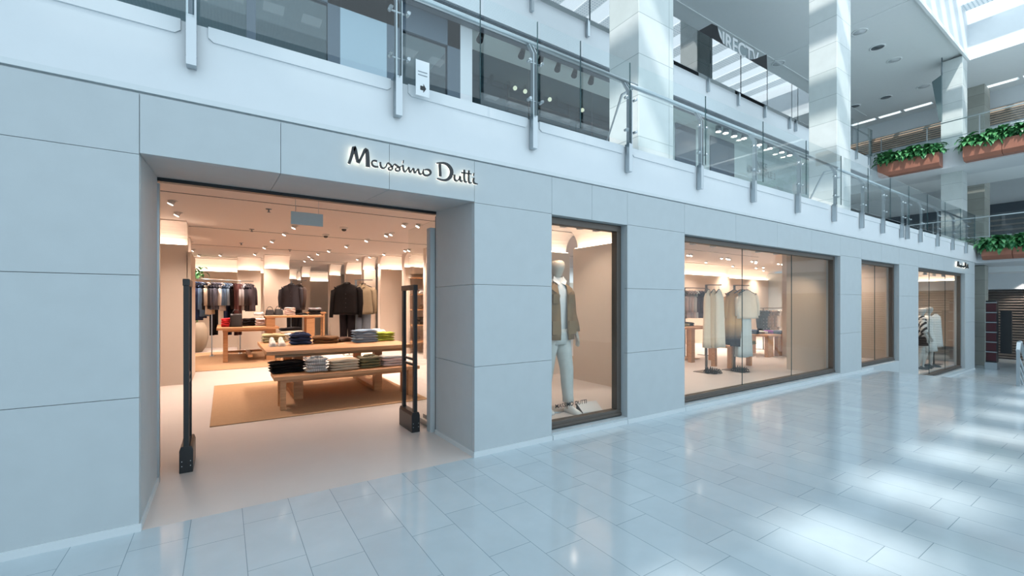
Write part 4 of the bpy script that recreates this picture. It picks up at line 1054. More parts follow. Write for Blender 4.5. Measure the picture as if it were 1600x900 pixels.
for j, (u, L, w, nm, sl, sm, c) in enumerate(((.0, 1.18, .46, 'tan dip-dyed coat with dark hem on the second window stand', .5, DD, None), (.14, 1.22, .44, 'beige dip-dyed dress in the middle of the second window stand', .0, DD, None), (.27, .62, .50, 'sheer cream blouse at the outer end of the second window stand', .45, None, (.72, .62, .50)), (.20, 1.45, .36, 'long pale blue white skirt dress under the cream blouse', 0, None, (.55, .62, .62)))):
    q = S2 + RIGHT * u; q.z = 1.82
    garment('hanging_dress', nm, 'dress', q, -YAW + .35, c or (0, 0, 0), L=L, w=w, dp=.18, sleeves=sl, hem=1.2, kind='dress', neck=.06, smat=sm)
def sandals(px, py, label):
    p = at(px, py, 'Z', .014)
    for i, side in enumerate(('left', 'right')):
        q = p + Vector((i * .14, -.02 * i, 0)); t = thing('sandal', label % side, 'shoe', (q.x, q.y, .014), 0)
        b = MB(); b.loft([[Vector((q.x + dx * w, q.y + yy, .0145 + dz)) for dx, dz in ((-1, 0), (1, 0), (1, .018), (-1, .018))] for yy, w in ((-.13, .025), (-.09, .042), (0, .034), (.09, .034), (.13, .02))], True, False)
        sole = b.build('sole', M['black'], t); sole.location = (0, 0, 0)
        b = MB()
        for k in range(5):
            y0 = q.y - .1 + k * .045
            b.tube([(q.x - .04, y0, .03), (q.x - .03, y0 + .02, .075 + .008 * k), (q.x, y0 + .035, .10 + .008 * k), (q.x + .03, y0 + .05, .075 + .008 * k), (q.x + .04, y0 + .06, .03)], .0075, 6)
            b.tube([(q.x - .04, y0 + .06, .03), (q.x - .03, y0 + .04, .07), (q.x, y0 + .03, .095), (q.x + .03, y0 + .015, .07), (q.x + .04, y0, .03)], .0075, 6)
        b.build('woven_straps', M['black'], t)
sandals(1111, 583, 'black woven %s sandal on the foot of the first window stand')
sandals(1154, 581, 'black woven %s sandal on the foot of the second window stand')
# rails behind
A_ = atz(1066, 474, 11.8); B_ = atz(1106, 474, 12.2)
rail_stand('clothes_rail', 'clothes rail at the left behind the wide window', (A_.x, A_.y), (B_.x, B_.y), 1.87, (.1, .9), 'bronze')
gs = [((.20, .17, .15), 'taupe', 'shirt'), ((.26, .21, .17), 'brown', 'shirt'), (PINK, 'pale pink', 'shirt'), ((.62, .52, .50), 'blush', 'shirt'), (PINK, 'shell pink', 'shirt'), (WHITE, 'off white', 'shirt'), ((.10, .07, .09), 'plum', 'shirt'), ((.09, .06, .07), 'dark plum', 'shirt'), ((.14, .11, .11), 'mauve brown', 'shirt')]
dr = (B_ - A_).normalized(); an = math.atan2(dr.y, dr.x) + PI / 2
for i, (c, nm, cat) in enumerate(gs):
    p = A_.lerp(B_, (i + .5) / len(gs)); p.z = 1.85
    garment('hanging_' + cat, '%s blouse on left rail behind wide window, %s' % (nm, 'leftmost' if i == 0 else 'right of the %s one' % gs[i - 1][1]), cat, p, .59 - .4, c, L=.72, w=.40, dp=.10, sleeves=.45, group='blouses on the left rail behind the wide window')
A_ = atz(1187, 474, 13.6); B_ = atz(1240, 474, 14.6)
rail_stand('clothes_rail', 'clothes rail at the right behind the wide window', (A_.x, A_.y), (B_.x, B_.y), 1.30, (.1, .9), 'bronze')
gs = [(BLACK, 'black'), ((.015, .016, .02), 'jet black'), ((.02, .02, .025), 'ink black'), ((.20, .14, .10), 'brown'), ((.25, .18, .13), 'tan brown'), ((.22, .17, .13), 'mocha'), (WHITE, 'white'), ((.74, .70, .66), 'off white'), (WHITE, 'bright white'), ((.7, .66, .6), 'ecru'), ((.08, .07, .07), 'dark grey')]
for i, (c, nm) in enumerate(gs):
    p = A_.lerp(B_, (i + .5) / len(gs)); p.z = 1.28
    garment('hanging_shirt', '%s blouse on right rail behind wide window, %s' % (nm, 'leftmost' if i == 0 else 'right of the %s one' % gs[i - 1][1]), 'shirt', p, .447 - .4, c, L=.60, w=.40, dp=.10, sleeves=.4, group='blouses on the right rail behind the wide window')
px_table('display_table', 'oak table behind the cream dresses in the wide window', 1060, 1142, 10.9, .86, .8, lw=.14)
t, y_ = px_table('display_table', 'low oak table behind the dip-dyed coats in the wide window', 1122, 1201, 9.9, .50, .55, lw=.08)
px_table('display_table', 'oak table under purple and white clothes at the right of the wide window', 1183, 1245, 11.9, .60, .9, lw=.28)
for (px, z, zs, w, h, n, c, d, wh, tc_) in ((1080, 10.95, .86, 16, 5, 3, SAGE, 'sage jumpers', 'on the table behind the cream dresses', None), (1087, 11.2, .86, 14, 6, 2, BLACK, 'black jumpers', 'on the table behind the cream dresses', None), (1134, 11.0, .86, 12, 8, 4, PINK, 'pink shirts', 'between the dresses and coats in the wide window', WHITE),
        (1132, 9.95, .50, 12, 10, 3, WHITE, 'checked shirts', 'on the low table in the wide window', None), (1187, 9.98, .50, 12, 6, 2, OLIVE, 'olive jumpers', 'on the low table in the wide window', None), (1190, 12.0, .60, 11, 7, 3, NAVY, 'navy jumpers', 'at the left of the right window table', None),
        (1204, 12.0, .60, 13, 5, 3, PINK, 'pale pink shirts', 'on the right window table', WHITE), (1216, 12.1, .60, 9, 5, 2, PURPLE, 'purple jumpers', 'on the right window table', None), (1228, 12.0, .60, 16, 5, 2, (.05, .06, .12), 'dark blue jumpers', 'at the right of the right window table', None)):
    p = atz(px, 474, z)
    stack(px, 500, zs, w, h, n, c, d, wh, loc=(p.x, p.y + .1, zs), top_color=tc_, depth=.28, stripes=((.02, .02, .02), 30, 'X', .6) if 'checked' in d else None)

# ------------------------------------------------------------------ mannequins
def mannequin(label, loc, rz, H=1.9, skin=(.55, .46, .38), outfit='man', arm=0.0, stance=.1):
    s = H / 1.90; t = thing('mannequin', label, 'mannequin', loc, rz)
    J = {}; E = []; R = {}
    def j(n, x, y, z, r, par=None, ry=None):
        J[n] = (x, y, z); R[n] = (r, ry or r)
        if par: E.append((par, n))
    j('pelvis', 0, 0, .98, .135, None, .10); j('waist', 0, .0, 1.14, .12, 'pelvis', .09); j('chest', 0, .0, 1.38, .15, 'waist', .10); j('sh', 0, .01, 1.52, .10, 'chest', .075)
    j('neck', 0, .005, 1.60, .055, 'sh'); j('nk2', 0, -.005, 1.67, .052, 'neck'); j('chin', 0, -.02, 1.72, .07, 'nk2', .085); j('face', 0, -.015, 1.78, .098, 'chin', .118); j('mid', 0, -.01, 1.83, .10, 'face', .12); j('crown', 0, -.005, 1.875, .075, 'mid', .095)
    for sd, nm in ((-1, 'l'), (1, 'r')):
        ft = stance * (1 if sd > 0 else -1)
        j('hip' + nm, sd * .09, 0, .93, .10, 'pelvis'); j('knee' + nm, sd * .105, -ft * .5 - .02, .53, .062, 'hip' + nm); j('calf' + nm, sd * .11, -ft * .6, .38, .058, 'knee' + nm); j('ankle' + nm, sd * .115, -ft * .8 + .02, .10, .036, 'calf' + nm)
        j('heel' + nm, sd * .118, -ft * .8 + .0, .045, .038, 'ankle' + nm); j('toe' + nm, sd * .13, -ft * .8 - .15, .025, .028, 'heel' + nm)
        j('s' + nm, sd * .17, .01, 1.50, .066, 'sh'); j('ua' + nm, sd * .225, .015, 1.35, .05, 's' + nm); j('el' + nm, sd * .255, .02, 1.20, .040, 'ua' + nm); j('wr' + nm, sd * .27, -.06 - arm, .97, .026, 'el' + nm)
        j('pm' + nm, sd * .272, -.075 - arm, .91, .030, 'wr' + nm, .018)
        for k, (dy, L) in enumerate(((-.03, .07), (-.01, .08), (.01, .075), (.03, .06))):
            j('f%d%s' % (k, nm), sd * .272, -.085 - arm + dy, .875, .009, 'pm' + nm); j('g%d%s' % (k, nm), sd * .268, -.09 - arm + dy, .875 - L * .5, .0085, 'f%d%s' % (k, nm)); j('h%d%s' % (k, nm), sd * .255, -.095 - arm + dy, .875 - L, .0075, 'g%d%s' % (k, nm))
        j('t0' + nm, sd * .262, -.11 - arm, .90, .010, 'pm' + nm); j('t1' + nm, sd * .25, -.125 - arm, .865, .009, 't0' + nm)
    names = list(J); idx = {n: i for i, n in enumerate(names)}
    me = bpy.data.meshes.new('body'); me.from_pydata([Vector(J[n]) * s for n in names], [(idx[a], idx[b]) for a, b in E], [])
    o = bpy.data.objects.new('tmp', me); COL.objects.link(o)
    md = o.modifiers.new('skin', 'SKIN'); md.use_smooth_shade = True
    for n in names: me.skin_vertices[0].data[idx[n]].radius = (R[n][0] * s, R[n][1] * s)
    me.skin_vertices[0].data[0].use_root = True
    sb = o.modifiers.new('sub', 'SUBSURF'); sb.levels = 2; sb.render_levels = 2
    bpy.context.view_layer.update()
    m2 = bpy.data.meshes.new_from_object(o.evaluated_get(bpy.context.evaluated_depsgraph_get())); bpy.data.objects.remove(o)
    m2.materials.clear(); m2.materials.append(mat('mannequin_shell', skin, .4)); m2.polygons.foreach_set('use_smooth', [True] * len(m2.polygons))
    b = bpy.data.objects.new('body', m2); COL.objects.link(b); b.parent = t
    def part(nm, mb, m):
        mb.v = [v * s for v in mb.v]
        q = bpy.data.objects.new(nm, mb.mesh(nm, m)); COL.objects.link(q); q.parent = t; return q
    def ring(z, a, d, cx=0, cy=0, rip=0.0, nf=7, n=28, ph=0): return [Vector((cx + a * math.cos(q) * (1 + rip * math.sin(nf * q + ph)), cy + d * math.sin(q) * (1 + rip * 1.5 * math.sin(nf * q + ph)), z)) for q in [k * 2 * PI / n for k in range(n)]]
    def legs(m, rk=1.3, z0=.13):
        q = MB(); q.loft([ring(1.03, .165, .135), ring(.98, .18, .145), ring(.90, .185, .14), ring(.84, .18, .13)])
        w = part('trousers', q, m)
        for sd, nm in ((-1, 'l'), (1, 'r')):
            ft = stance * (1 if sd > 0 else -1); q = MB()
            q.loft([ring(.90, .105, .125, sd * .085), ring(.72, .095, .108, sd * .098, -ft * .28), ring(.53, .082, .088, sd * .105, -ft * .5 - .01, .02), ring(.36, .074, .078, sd * .11, -ft * .62, .03), ring(.2, .066, .068, sd * .115, -ft * .75 + .005, .05, 5), ring(z0, .066, .07, sd * .116, -ft * .8 + .005, .05, 5)])
            part('trouser_leg', q, m)
    def shoes(m):
        for sd in (-1, 1):
            ft = stance * sd; q = MB(); yb = -ft * .8 + .06
            for_ = []
            for yy, w, h in ((0, .030, .07), (-.03, .04, .10), (-.09, .042, .10), (-.15, .044, .075), (-.21, .048, .055), (-.26, .035, .04), (-.275, .015, .025)):
                for_.append([Vector((sd * (.118 + (-yy) * .06) + w * math.cos(a), yb + yy, .002 + (h * max(0, math.sin(a))) ) ) for a in [k * PI / 7 for k in range(15)]])
            q.loft(for_); part('shoe', q, m)
    if outfit == 'man':
        white = cloth((.74, .72, .70)); jk = mat('brown_suede', (.25, .145, .065), .85, noise=.25, nscale=9, bump=.3, bscale=40)
        q = MB(); q.loft([ring(1.66, .065, .062, 0, -.01), ring(1.62, .075, .07), ring(1.57, .13, .10), ring(1.5, .18, .125), ring(1.3, .17, .125), ring(1.1, .155, .12, 0, 0, .02), ring(.96, .165, .125, 0, 0, .04)]); part('shirt', q, white)
        q = MB()
        for sd in (-1, 1): q.add([(sd * .004, -.085, 1.60), (sd * .07, -.05, 1.68), (sd * .105, -.075, 1.62), (sd * .05, -.125, 1.565), (sd * .004, -.09, 1.595), (sd * .06, -.02, 1.68)], [(0, 1, 2, 3), (0, 3, 4), (1, 5, 2)])
        part('shirt_collar', q, white)
        # open jacket: shell with a gap at the front (front is -y)
        q = MB(); rings = []
        for z, a, d, gap in ((1.60, .11, .095, .40), (1.55, .19, .13, .36), (1.45, .235, .155, .28), (1.3, .235, .165, .24), (1.15, .23, .17, .22), (1.0, .235, .18, .22), (.90, .24, .185, .26)):
            A0, A1 = -PI / 2 + gap, 1.5 * PI - gap; rr = []
            for k in range(25):
                q_ = A0 + (A1 - A0) * k / 24; w = 1 + .03 * math.sin(9 * q_ + z * 8); rr.append(Vector((a * math.cos(q_) * w, d * math.sin(q_) * w, z)))
            for k in range(24, -1, -1):
                q_ = A0 + (A1 - A0) * k / 24; rr.append(Vector((a * math.cos(q_) * .96, d * math.sin(q_) * .96, z)))
            rings.append(rr)
        q.loft(rings); part('jacket', q, jk)
        for sd in (-1, 1):
            q = MB(); q.tube([(sd * .165, .01, 1.52), (sd * .205, .012, 1.46), (sd * .235, .015, 1.34), (sd * .262, .02, 1.20), (sd * .268, -.03 - arm * .5, 1.08), (sd * .272, -.055 - arm * .9, .985)], [.06, .078, .07, .062, .056, .05], 14); part('jacket_sleeve', q, jk)
            q = MB(); q.box(sd * .07, -.158, 1.34, sd * .16, -.138, 1.44).box(sd * .065, -.166, 1.41, sd * .165, -.138, 1.45); part('chest_pocket', q, jk)
            q = MB(); q.box(sd * .07, -.172, .97, sd * .18, -.138, 1.12).box(sd * .065, -.178, 1.09, sd * .185, -.14, 1.13); part('hip_pocket', q, jk)
            q = MB(); q.add([(sd * .075, -.08, 1.60), (sd * .12, -.03, 1.60), (sd * .17, -.118, 1.52), (sd * .09, -.152, 1.46)], [(0, 1, 2, 3)]); part('jacket_lapel', q, jk)
        legs(cloth((.60, .60, .57))); shoes(mat('white_leather', (.74, .73, .70), .5))
    elif outfit == 'stripe':
        q = MB(); q.loft([ring(1.63, .07, .065), ring(1.57, .13, .10), ring(1.5, .18, .12), ring(1.3, .18, .13, 0, 0, .03), ring(1.1, .19, .14, 0, 0, .05), ring(1.0, .20, .15, 0, 0, .06)]); part('striped_top', q, cloth((.72, .71, .68), ((.02, .02, .025), 3.2, 'DIAGONAL', .55)))
        for sd in (-1, 1): q = MB(); q.tube([(sd * .165, .01, 1.52), (sd * .21, .012, 1.44), (sd * .25, .02, 1.28), (sd * .27, .0, 1.12)], [.06, .08, .085, .09], 14); part('top_sleeve', q, cloth((.72, .71, .68), ((.02, .02, .025), 3.2, 'DIAGONAL', .55)))
        q = MB(); q.loft([ring(1.03, .16, .13), ring(.9, .19, .15), ring(.72, .20, .16)]); part('dark_skirt', q, cloth(BLACK)); shoes(M['black'])
    else:
        q = MB(); q.loft([ring(1.60, .10, .08), ring(1.5, .17, .115), ring(1.36, .165, .125), ring(1.15, .14, .11), ring(.95, .19, .15, 0, 0, .03), ring(.7, .23, .18, 0, 0, .06), ring(.5, .26, .20, 0, 0, .08)]); part('white_dress', q, cloth((.74, .74, .72)))
        shoes(M['black'])
    # glass-like stand plate
    q = MB(); q.lathe([(.001, 0), (.17, 0), (.17, .008), (.001, .008)], (0, .1, -.0), 28); part('stand_plate', q, M['steel'])
    return t
p = atz(869, 474, 5.5)
mannequin('mannequin in an open brown jacket, white shirt and white trousers, first shop window', (p.x, p.y, .086), math.radians(-2), 1.93, outfit='man', stance=.12)
t = thing('display_block', 'white slanted display block at the foot of the jacketed mannequin', 'display block', (0, 0, .086))
a = at(911, 646, 'Z', .09); t.location = (a.x, a.y, .086)
MB().add([(a.x, a.y, .087), (a.x + .30, a.y - .04, .087), (a.x + .36, a.y + .14, .087), (a.x + .05, a.y + .18, .087), (a.x, a.y, .10), (a.x + .30, a.y - .04, .10), (a.x + .36, a.y + .14, .18), (a.x + .05, a.y + .18, .18)],
         [(0, 3, 2, 1), (4, 5, 6, 7), (0, 1, 5, 4), (1, 2, 6, 5), (2, 3, 7, 6), (3, 0, 4, 7)]).build('block', mat('white_board', (.72, .71, .69), .5), t)
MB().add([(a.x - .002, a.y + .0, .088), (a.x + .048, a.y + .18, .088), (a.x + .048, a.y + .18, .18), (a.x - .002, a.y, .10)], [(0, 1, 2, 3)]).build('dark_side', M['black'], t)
a = at(867.5, 637.5, 'Y', .126)
lt = thing('window_lettering', 'small black lettering on the glass at the mannequin shoes', 'lettering', (a.x + .2, .126, a.z))
text_part('letters', 'MASSIMO DUTTI', lt, (a.x, .126, a.z - .005), (1, 0, 0), .046, M['black'], .0006, .0008)
for nm, px, z, rz, of, H in (('mannequin in a black and white striped top in the far window', 1439.5, 13.0, .5, 'stripe', 1.84), ('mannequin in a white dress with dark shoes in the far window', 1450, 13.4, .2, 'dress', 1.86)):
    p = atz(px, 474, z); mannequin(nm, (p.x, p.y, -.498), rz, H, (.50, .50, .48), of)
p = atz(1459, 474, 13.9); p.z = -.498 + 1.72
t = tbar('thin black stand holding the white sleeveless dress in the far window', Vector((p.x, p.y, 0)), 1.22, RIGHT * .12, 'black')
t.location.z = -.498
for ch in t.children:
    if ch.name.startswith('foot'): pass
garment('hanging_dress', 'white sleeveless dress hanging right of the far window mannequins', 'dress', Vector((p.x + .05, p.y - .03, 1.20)), -YAW, (.74, .74, .72), L=1.05, w=.34, dp=.14, sleeves=0, hem=1.3, kind='dress', neck=.06)

# ------------------------------------------------------------------ upper walkway shopfront
YS = 3.42
fm = MB()
t = thing('window_5', 'slate framed shop glazing of the upper walkway left of the first stone column', 'window', (1.5, YS, SLAB)); t['kind'] = 'structure'
for x0, x1 in ((-2.1, -2.0), (-.39, -.33), (.26, .37), (1.31, 1.49), (2.21, 2.42), (3.29, 3.54)):
    MB().box(x0, YS, SLAB, x1, YS + .10, 6.66).build('mullion', M['frame_blue'], t)
MB().box(-1.0, YS, SLAB, .26, YS + .10, SLAB + .62).build('bottom_rail', M['frame_blue'], t)
MB().box(.37, YS, SLAB, 3.29, YS + .10, SLAB + .18).build('bottom_rail', M['frame_blue'], t)
MB().box(-9, YS, 6.0, 3.54, YS + .10, 6.66).build('head_rail', M['frame_blue'], t)
for x0, x1 in ((-9, -2.1), (-2, -.39), (-.33, .26), (.37, 1.31), (2.42, 3.29)): MB().box(x0, YS + .04, SLAB, x1, YS + .05, 6.05).build('pane', M['darkglass'], t)
struct(MB().box(1.49, YS, SLAB, 2.21, YS + .08, 6.66).build('wall_upper_panel', mat('pale_blue_panel', (.34, .45, .52), .5)))
struct(MB().box(3.54, YS, SLAB, 3.78, YS + .5, 6.66).build('wall_upper_pier', M['white']))
# stores behind: side partition, ceiling, back wall, pipes and vents
M['storewall'] = mat('store_grey_wall', (.34, .385, .40), .7, noise=.15, nscale=1.5)
M['storeceil'] = mat('store_pale_ceiling', (.62, .72, .71), .7)
struct(MB().box(-9, 7.4, SLAB, 21, 7.5, 6.95).build('wall_store_back', M['storewall']))
struct(MB().box(-9, YS + .1, 6.25, 3.54, 7.4, 6.35).build('ceiling_store_left', M['storeceil']))
struct(MB().box(3.78, YS - .02, 6.60, 21, 4.20, 6.70).build('ceiling_store_soffit', M['storeceil']))
struct(MB().box(3.78, 4.2, 6.60, 21, 7.4, 6.7).build('ceiling_store_inner', M['storewall']))
for k, (qa, qb) in enumerate((((795, 108), (890, 168)), ((905, 146), (962, 186)))):
    A1 = at(qa[0], qa[1], 'Y', 5.0); A2 = at(qb[0], qb[1], 'Y', 5.0); zt2 = 6.42
    o = thing('ceiling_vent', 'brown slatted vent with warm lamps inside the upper store, %s' % ('left', 'right')[k], 'vent', (A1.x, 5.0, 5.9))
    for q in range(5): MB().box(A1.x, 4.98, 5.92 + q * .09, A2.x, 5.06, 5.95 + q * .09).build('slat', mat('vent_slat', (.40, .27, .22), .4), o)
    MB().box(A1.x - .04, 5.06, 5.88, A2.x + .04, 5.10, 6.36).build('back_panel', M['steel_dark'], o)
    for xx in (A1.x, A2.x): MB().box(xx - .02, 5.0, 6.3, xx + .02, 5.04, 6.6).build('hanger', M['steel_dark'], o)
for k, (px, py) in enumerate(((804.8, 57.5 + 60), (820.6, 127), (859, 135), (910, 156))):
    p = at(px, py, 'Y', 4.8); p.z = min(p.z, 6.45); o = thing('pendant_lamp', 'small warm glowing lamp inside the upper store, %s' % ('leftmost', 'second from left', 'third from left', 'rightmost')[k], 'lamp', p, 0, 'warm lamps in the upper store')
    MB().sphere(p, .05).build('bulb', mat('warm_bulb', (1, .80, .55), emit=2.5), o)
    MB().tube([p + Vector((0, 0, .05)), Vector((p.x, p.y, 6.6))], .006, 6).build('cord', M['black'], o)
o = thing('window_6', 'frameless shop glazing set back under the soffit of the upper walkway', 'window', (8, 4.2, SLAB)); o['kind'] = 'structure'
for x0, x1 in ((3.8, 5.6), (5.62, 7.5), (7.52, 9.6)): MB().box(x0, 4.2, SLAB, x1, 4.21, 6.6).build('pane', M['darkglass'], o)
MB().box(3.8, 4.18, SLAB, 9.6, 4.23, SLAB + .12).build('bottom_rail', M['frame_blue'], o)
DN = ['leftmost', 'second from left', 'third from left', 'fourth from left', 'fifth from left', 'sixth from left', 'seventh from left', 'rightmost']
for k, (px, py) in enumerate(((751.6, 50), (816, 76), (844.7, 87), (872, 97.5), (898, 107), (924, 118))):
    p = at(px, py - 2, 'Z', 6.6); p.y = min(max(p.y, 3.5), 4.1)
    o = thing('track_spotlight', 'black spotlight under the upper walkway soffit left of the column, %s' % DN[k], 'spotlight', p, 0, 'black spotlights left of the first column')
    MB().tube([p + Vector((0, 0, 0)), p + Vector((0, 0, -.06))], .012, 8).build('stem', M['black'], o)
    MB().tube([p + Vector((.02, .0, -.05)), p + Vector((-.05, -.03, -.22))], [.05, .065], 14).build('lamp_head', M['black'], o)
for k, (px, py) in enumerate(((1122.6, 199.6), (1134, 202), (1147.5, 207), (1162.7, 210.6), (1186.6, 221), (1203, 227), (1222, 233), (1235.5, 237.5))):
    p = at(px, py - 3, 'Z', 6.6); p.y = min(max(p.y, 3.5), 4.1)
    o = thing('track_spotlight', 'grey spotlight with lit lens between the first two columns, %s' % DN[k], 'spotlight', p, 0, 'lit spotlights between the first two columns')
    h = MB().tube([p + Vector((0, 0, 0)), p + Vector((0, 0, -.17))], [.075, .085], 16).build('lamp_head', M['steel_dark'], o)
    MB().tube([p + Vector((0, 0, -.171)), p + Vector((0, 0, -.178))], [.07, .07], 16).build('lens', M['spot_on'], h)
# sports shop between the columns
struct(MB().box(9.6, 4.2, SLAB, 21, 4.3, 6.6).build('wall_upper_store', mat('store_pale_wall', (.55, .64, .66), .6)))
M['navyboard'] = mat('dark_navy_board', (.06, .09, .14), .3)
def board(name, label, pa, pb, y, m, cat='poster', th=.03):
    a = at(pa[0], pa[1], 'Y', y); c = at(pb[0], pb[1], 'Y', y)
    o = MB().box(a.x, y - th, c.z, c.x, y, a.z).build(name, m); tag(o, label, cat); return o
board('poster', 'dark blue poster with a faded figure behind the upper railing', (1055, 192), (1086, 262), 4.19, M['navyboard'])
board('poster', 'dark navy display board left of the shoe advert', (1109, 212), (1146, 280), 4.19, M['navyboard'])
b_ = board('advert_board', 'pale advert board with grey lettering about shoes behind the upper railing', (1182, 236), (1236, 310), 4.19, mat('advert_pale', (.46, .55, .57), .4), 'sign')
a = at(1183, 261, 'Y', 4.15)
text_part('letters', 'NIKE', None, (0, 0, 0), (1, 0, 0), .01, M['storewall']) if False else None
l1 = text_part('letters', 'NIKE', b_, (a.x, 4.155, a.z), (1, 0, 0), .22, mat('advert_grey_letters', (.17, .22, .25), .5), .002, .012)
a = at(1183, 272, 'Y', 4.15)
l2 = text_part('letters', 'INVINCIBLE 3', b_, (a.x - .55, 4.155, a.z), (1, 0, 0), .22, M['storewall'], .002, .012)
o = thing('window_7', 'shop glazing between the stone columns on the upper walkway', 'window', (13, YS, SLAB)); o['kind'] = 'structure'
for x0, x1 in ((9.6, 12.4), (12.42, 15.2), (15.22, 18), (18.02, 21)): MB().box(x0, 3.60, SLAB, x1, 3.61, 6.6).build('pane', M['glass'], o)
# paper notice on the railing glass
a = at(649.5, 92, 'Y', -.104); c = at(670.8, 129, 'Y', -.104)
o = thing('paper_notice', 'white paper notice with a black arrow on the railing glass', 'notice', ((a.x + c.x) / 2, -.104, c.z - .01))
zb = a.z - .32
MB().box(a.x, -.106, zb + .02, c.x, -.103, a.z).build('sheet', mat('white_paper', (.72, .76, .78), .7), o)
w = c.x - a.x; zz = zb + .07
MB().prism([(a.x + .04, zz), (a.x + w * .55, zz), (a.x + w * .55, zz - .02), (c.x - .03, zz + .018), (a.x + w * .55, zz + .055), (a.x + w * .55, zz + .035), (a.x + .04, zz + .035)], -.108, -.106).build('arrow', M['black'], o)
for k in range(2): MB().box(a.x + .02, -.1075, a.z - .10 - k * .028, c.x - .02, -.106, a.z - .092 - k * .028).build('text_line', M['steel_dark'], o)

# ------------------------------------------------------------------ draped kiosk on the top level
o = thing('draped_kiosk', 'black draped kiosk with a grey sign board on the top walkway', 'kiosk', (12.4, 3.5, F3T))
P = [(1088, 56), (1088, 50), (1112, 37), (1121, 41), (1124, 55), (1130, 68), (1145, 80), (1160, 88), (1172, 93), (1180, 92), (1190, 88), (1198, 85), (1199, 112)]
W3 = [at(x, y, 'Y', 3.35) for x, y in P]
MB().prism([(p.x, p.z) for p in W3] + [(W3[-1].x, 8.1), (W3[0].x, 8.1)], 3.35, 3.45).build('drape', mat('black_cloth', (.015, .017, .02), .7), o)
for q in (W3[1].x + .1, W3[-1].x - .1):
    MB().box(q - .05, 3.38, F3T, q + .05, 4.3, 8.6).build('side_panel', M['black'], o)
a = at(1121, 46, 'Y', 3.8); c = at(1174, 100, 'Y', 3.8)
q = MB().box(a.x, 3.8, 8.3, c.x, 3.9, a.z).build('sign_board', mat('kiosk_grey', (.30, .36, .38), .5), o)
a = at(1124, 69, 'Y', 3.79); c = at(1170, 84, 'Y', 3.79)
text_part('letters', 'DIRECTV', q, (a.x - .35, 3.79, (a.z + c.z) / 2 - .12), (1, 0, 0), .46, mat('white_letters', (.8, .82, .83), .5), .01, .012)

# ------------------------------------------------------------------ top ceiling fittings
NAMES = (('ceiling_speaker', 'dark round speaker grille'), ('ceiling_light', 'round white ceiling light'))
for k, (px, py, kd, where) in enumerate(((1371, 74, 0, 'nearest the middle column'), (1397, 94, 1, 'beside the nearest grille'), (1343, 50, 1, 'closest to the middle column'), (1443, 135, 1, 'near the far column'), (1384, 152, 0, 'in front of the strip windows'), (1335, 166, 0, 'small and far behind the middle column'), (1216, 99, 1, 'between the first two columns'))):
    p = at(px, py, 'Z', ZC); nm, ds = NAMES[kd]; r = .24
    o = thing(nm, '%s in the top ceiling, %s' % (ds, where), nm.split('_')[1], p)
    MB().lathe([(r * .8, 0), (r, 0), (r * .98, -.02), (r * .8, -.02), (r * .8, 0)], p, 28, False).build('ring', M['ceil'], o)
    MB().lathe([(.001, 0), (r * .8, 0), (r * .8, -.012), (.001, -.012)], p, 28).build('grille' if kd == 0 else 'diffuser', M['steel_dark'] if kd == 0 else M['white'], o)
# tilted dark screen by the far column
a = [at(x, y, 'X', 23.0) for x, y in ((1456, 128), (1471, 117), (1471, 190), (1467, 188))]
o = MB().add([p for p in a] + [p + Vector((.12, 0, 0)) for p in a], [(0, 1, 2, 3), (7, 6, 5, 4), (0, 4, 5, 1), (1, 5, 6, 2), (2, 6, 7, 3), (3, 7, 4, 0)]).build('hanging_screen', mat('dark_teal_screen', (.10, .15, .16), .4))
_pts = [p for p in a]
bpy.data.objects.remove(o)
o = thing('hanging_screen', 'dark tilted screen hanging at the left of the far stone column', 'screen', (23.06, _pts[1].y, _pts[3].z))
MB().add(_pts + [p + Vector((.12, 0, 0)) for p in _pts], [(0, 1, 2, 3), (7, 6, 5, 4), (0, 4, 5, 1), (1, 5, 6, 2), (2, 6, 7, 3), (3, 7, 4, 0)]).build('screen', mat('dark_teal_screen', (.10, .15, .16), .4), o)
MB().tube([(_pts[1].x + .06, _pts[1].y, _pts[1].z - .02), (_pts[1].x + .06, _pts[1].y, ZC)], .02, 8).build('hanger_rod', M['steel_dark'], o)

# ------------------------------------------------------------------ far wall: slatted band, stores
ws = mat('sunlit_wood_slat', (.46, .33, .24), .6)
struct(MB().box(28.7, -12, F3T, 28.9, 12, ZC).build('wall_far_top', M['white']))
sl = MB()
for k in range(7): sl.box(28.6, -8, 9.42 + k * .105, 28.7, 9, 9.42 + k * .105 + .06)
struct(sl.build('wall_slats', ws), 'band of horizontal wooden slats high on the far wall', 'wall')
struct(MB().box(28.66, -8, 9.40, 28.695, 9, 10.15).build('wall_slat_back', M['steel_dark']))
zt_ = at(1585, 316, 'X', 33.5).z
struct(MB().box(33.3, -12, 3.3, 33.5, 12, zt_).build('wall_far_store', mat('far_dark_store', (.07, .09, .11), .4)))
sl = MB()
for k in range(9): sl.box(33.2, -6, 3.6 + k * .26, 33.3, 3, 3.68 + k * .26)
struct(sl.build('wall_far_shutter', mat('far_shutter_slat', (.20, .18, .17), .5)))
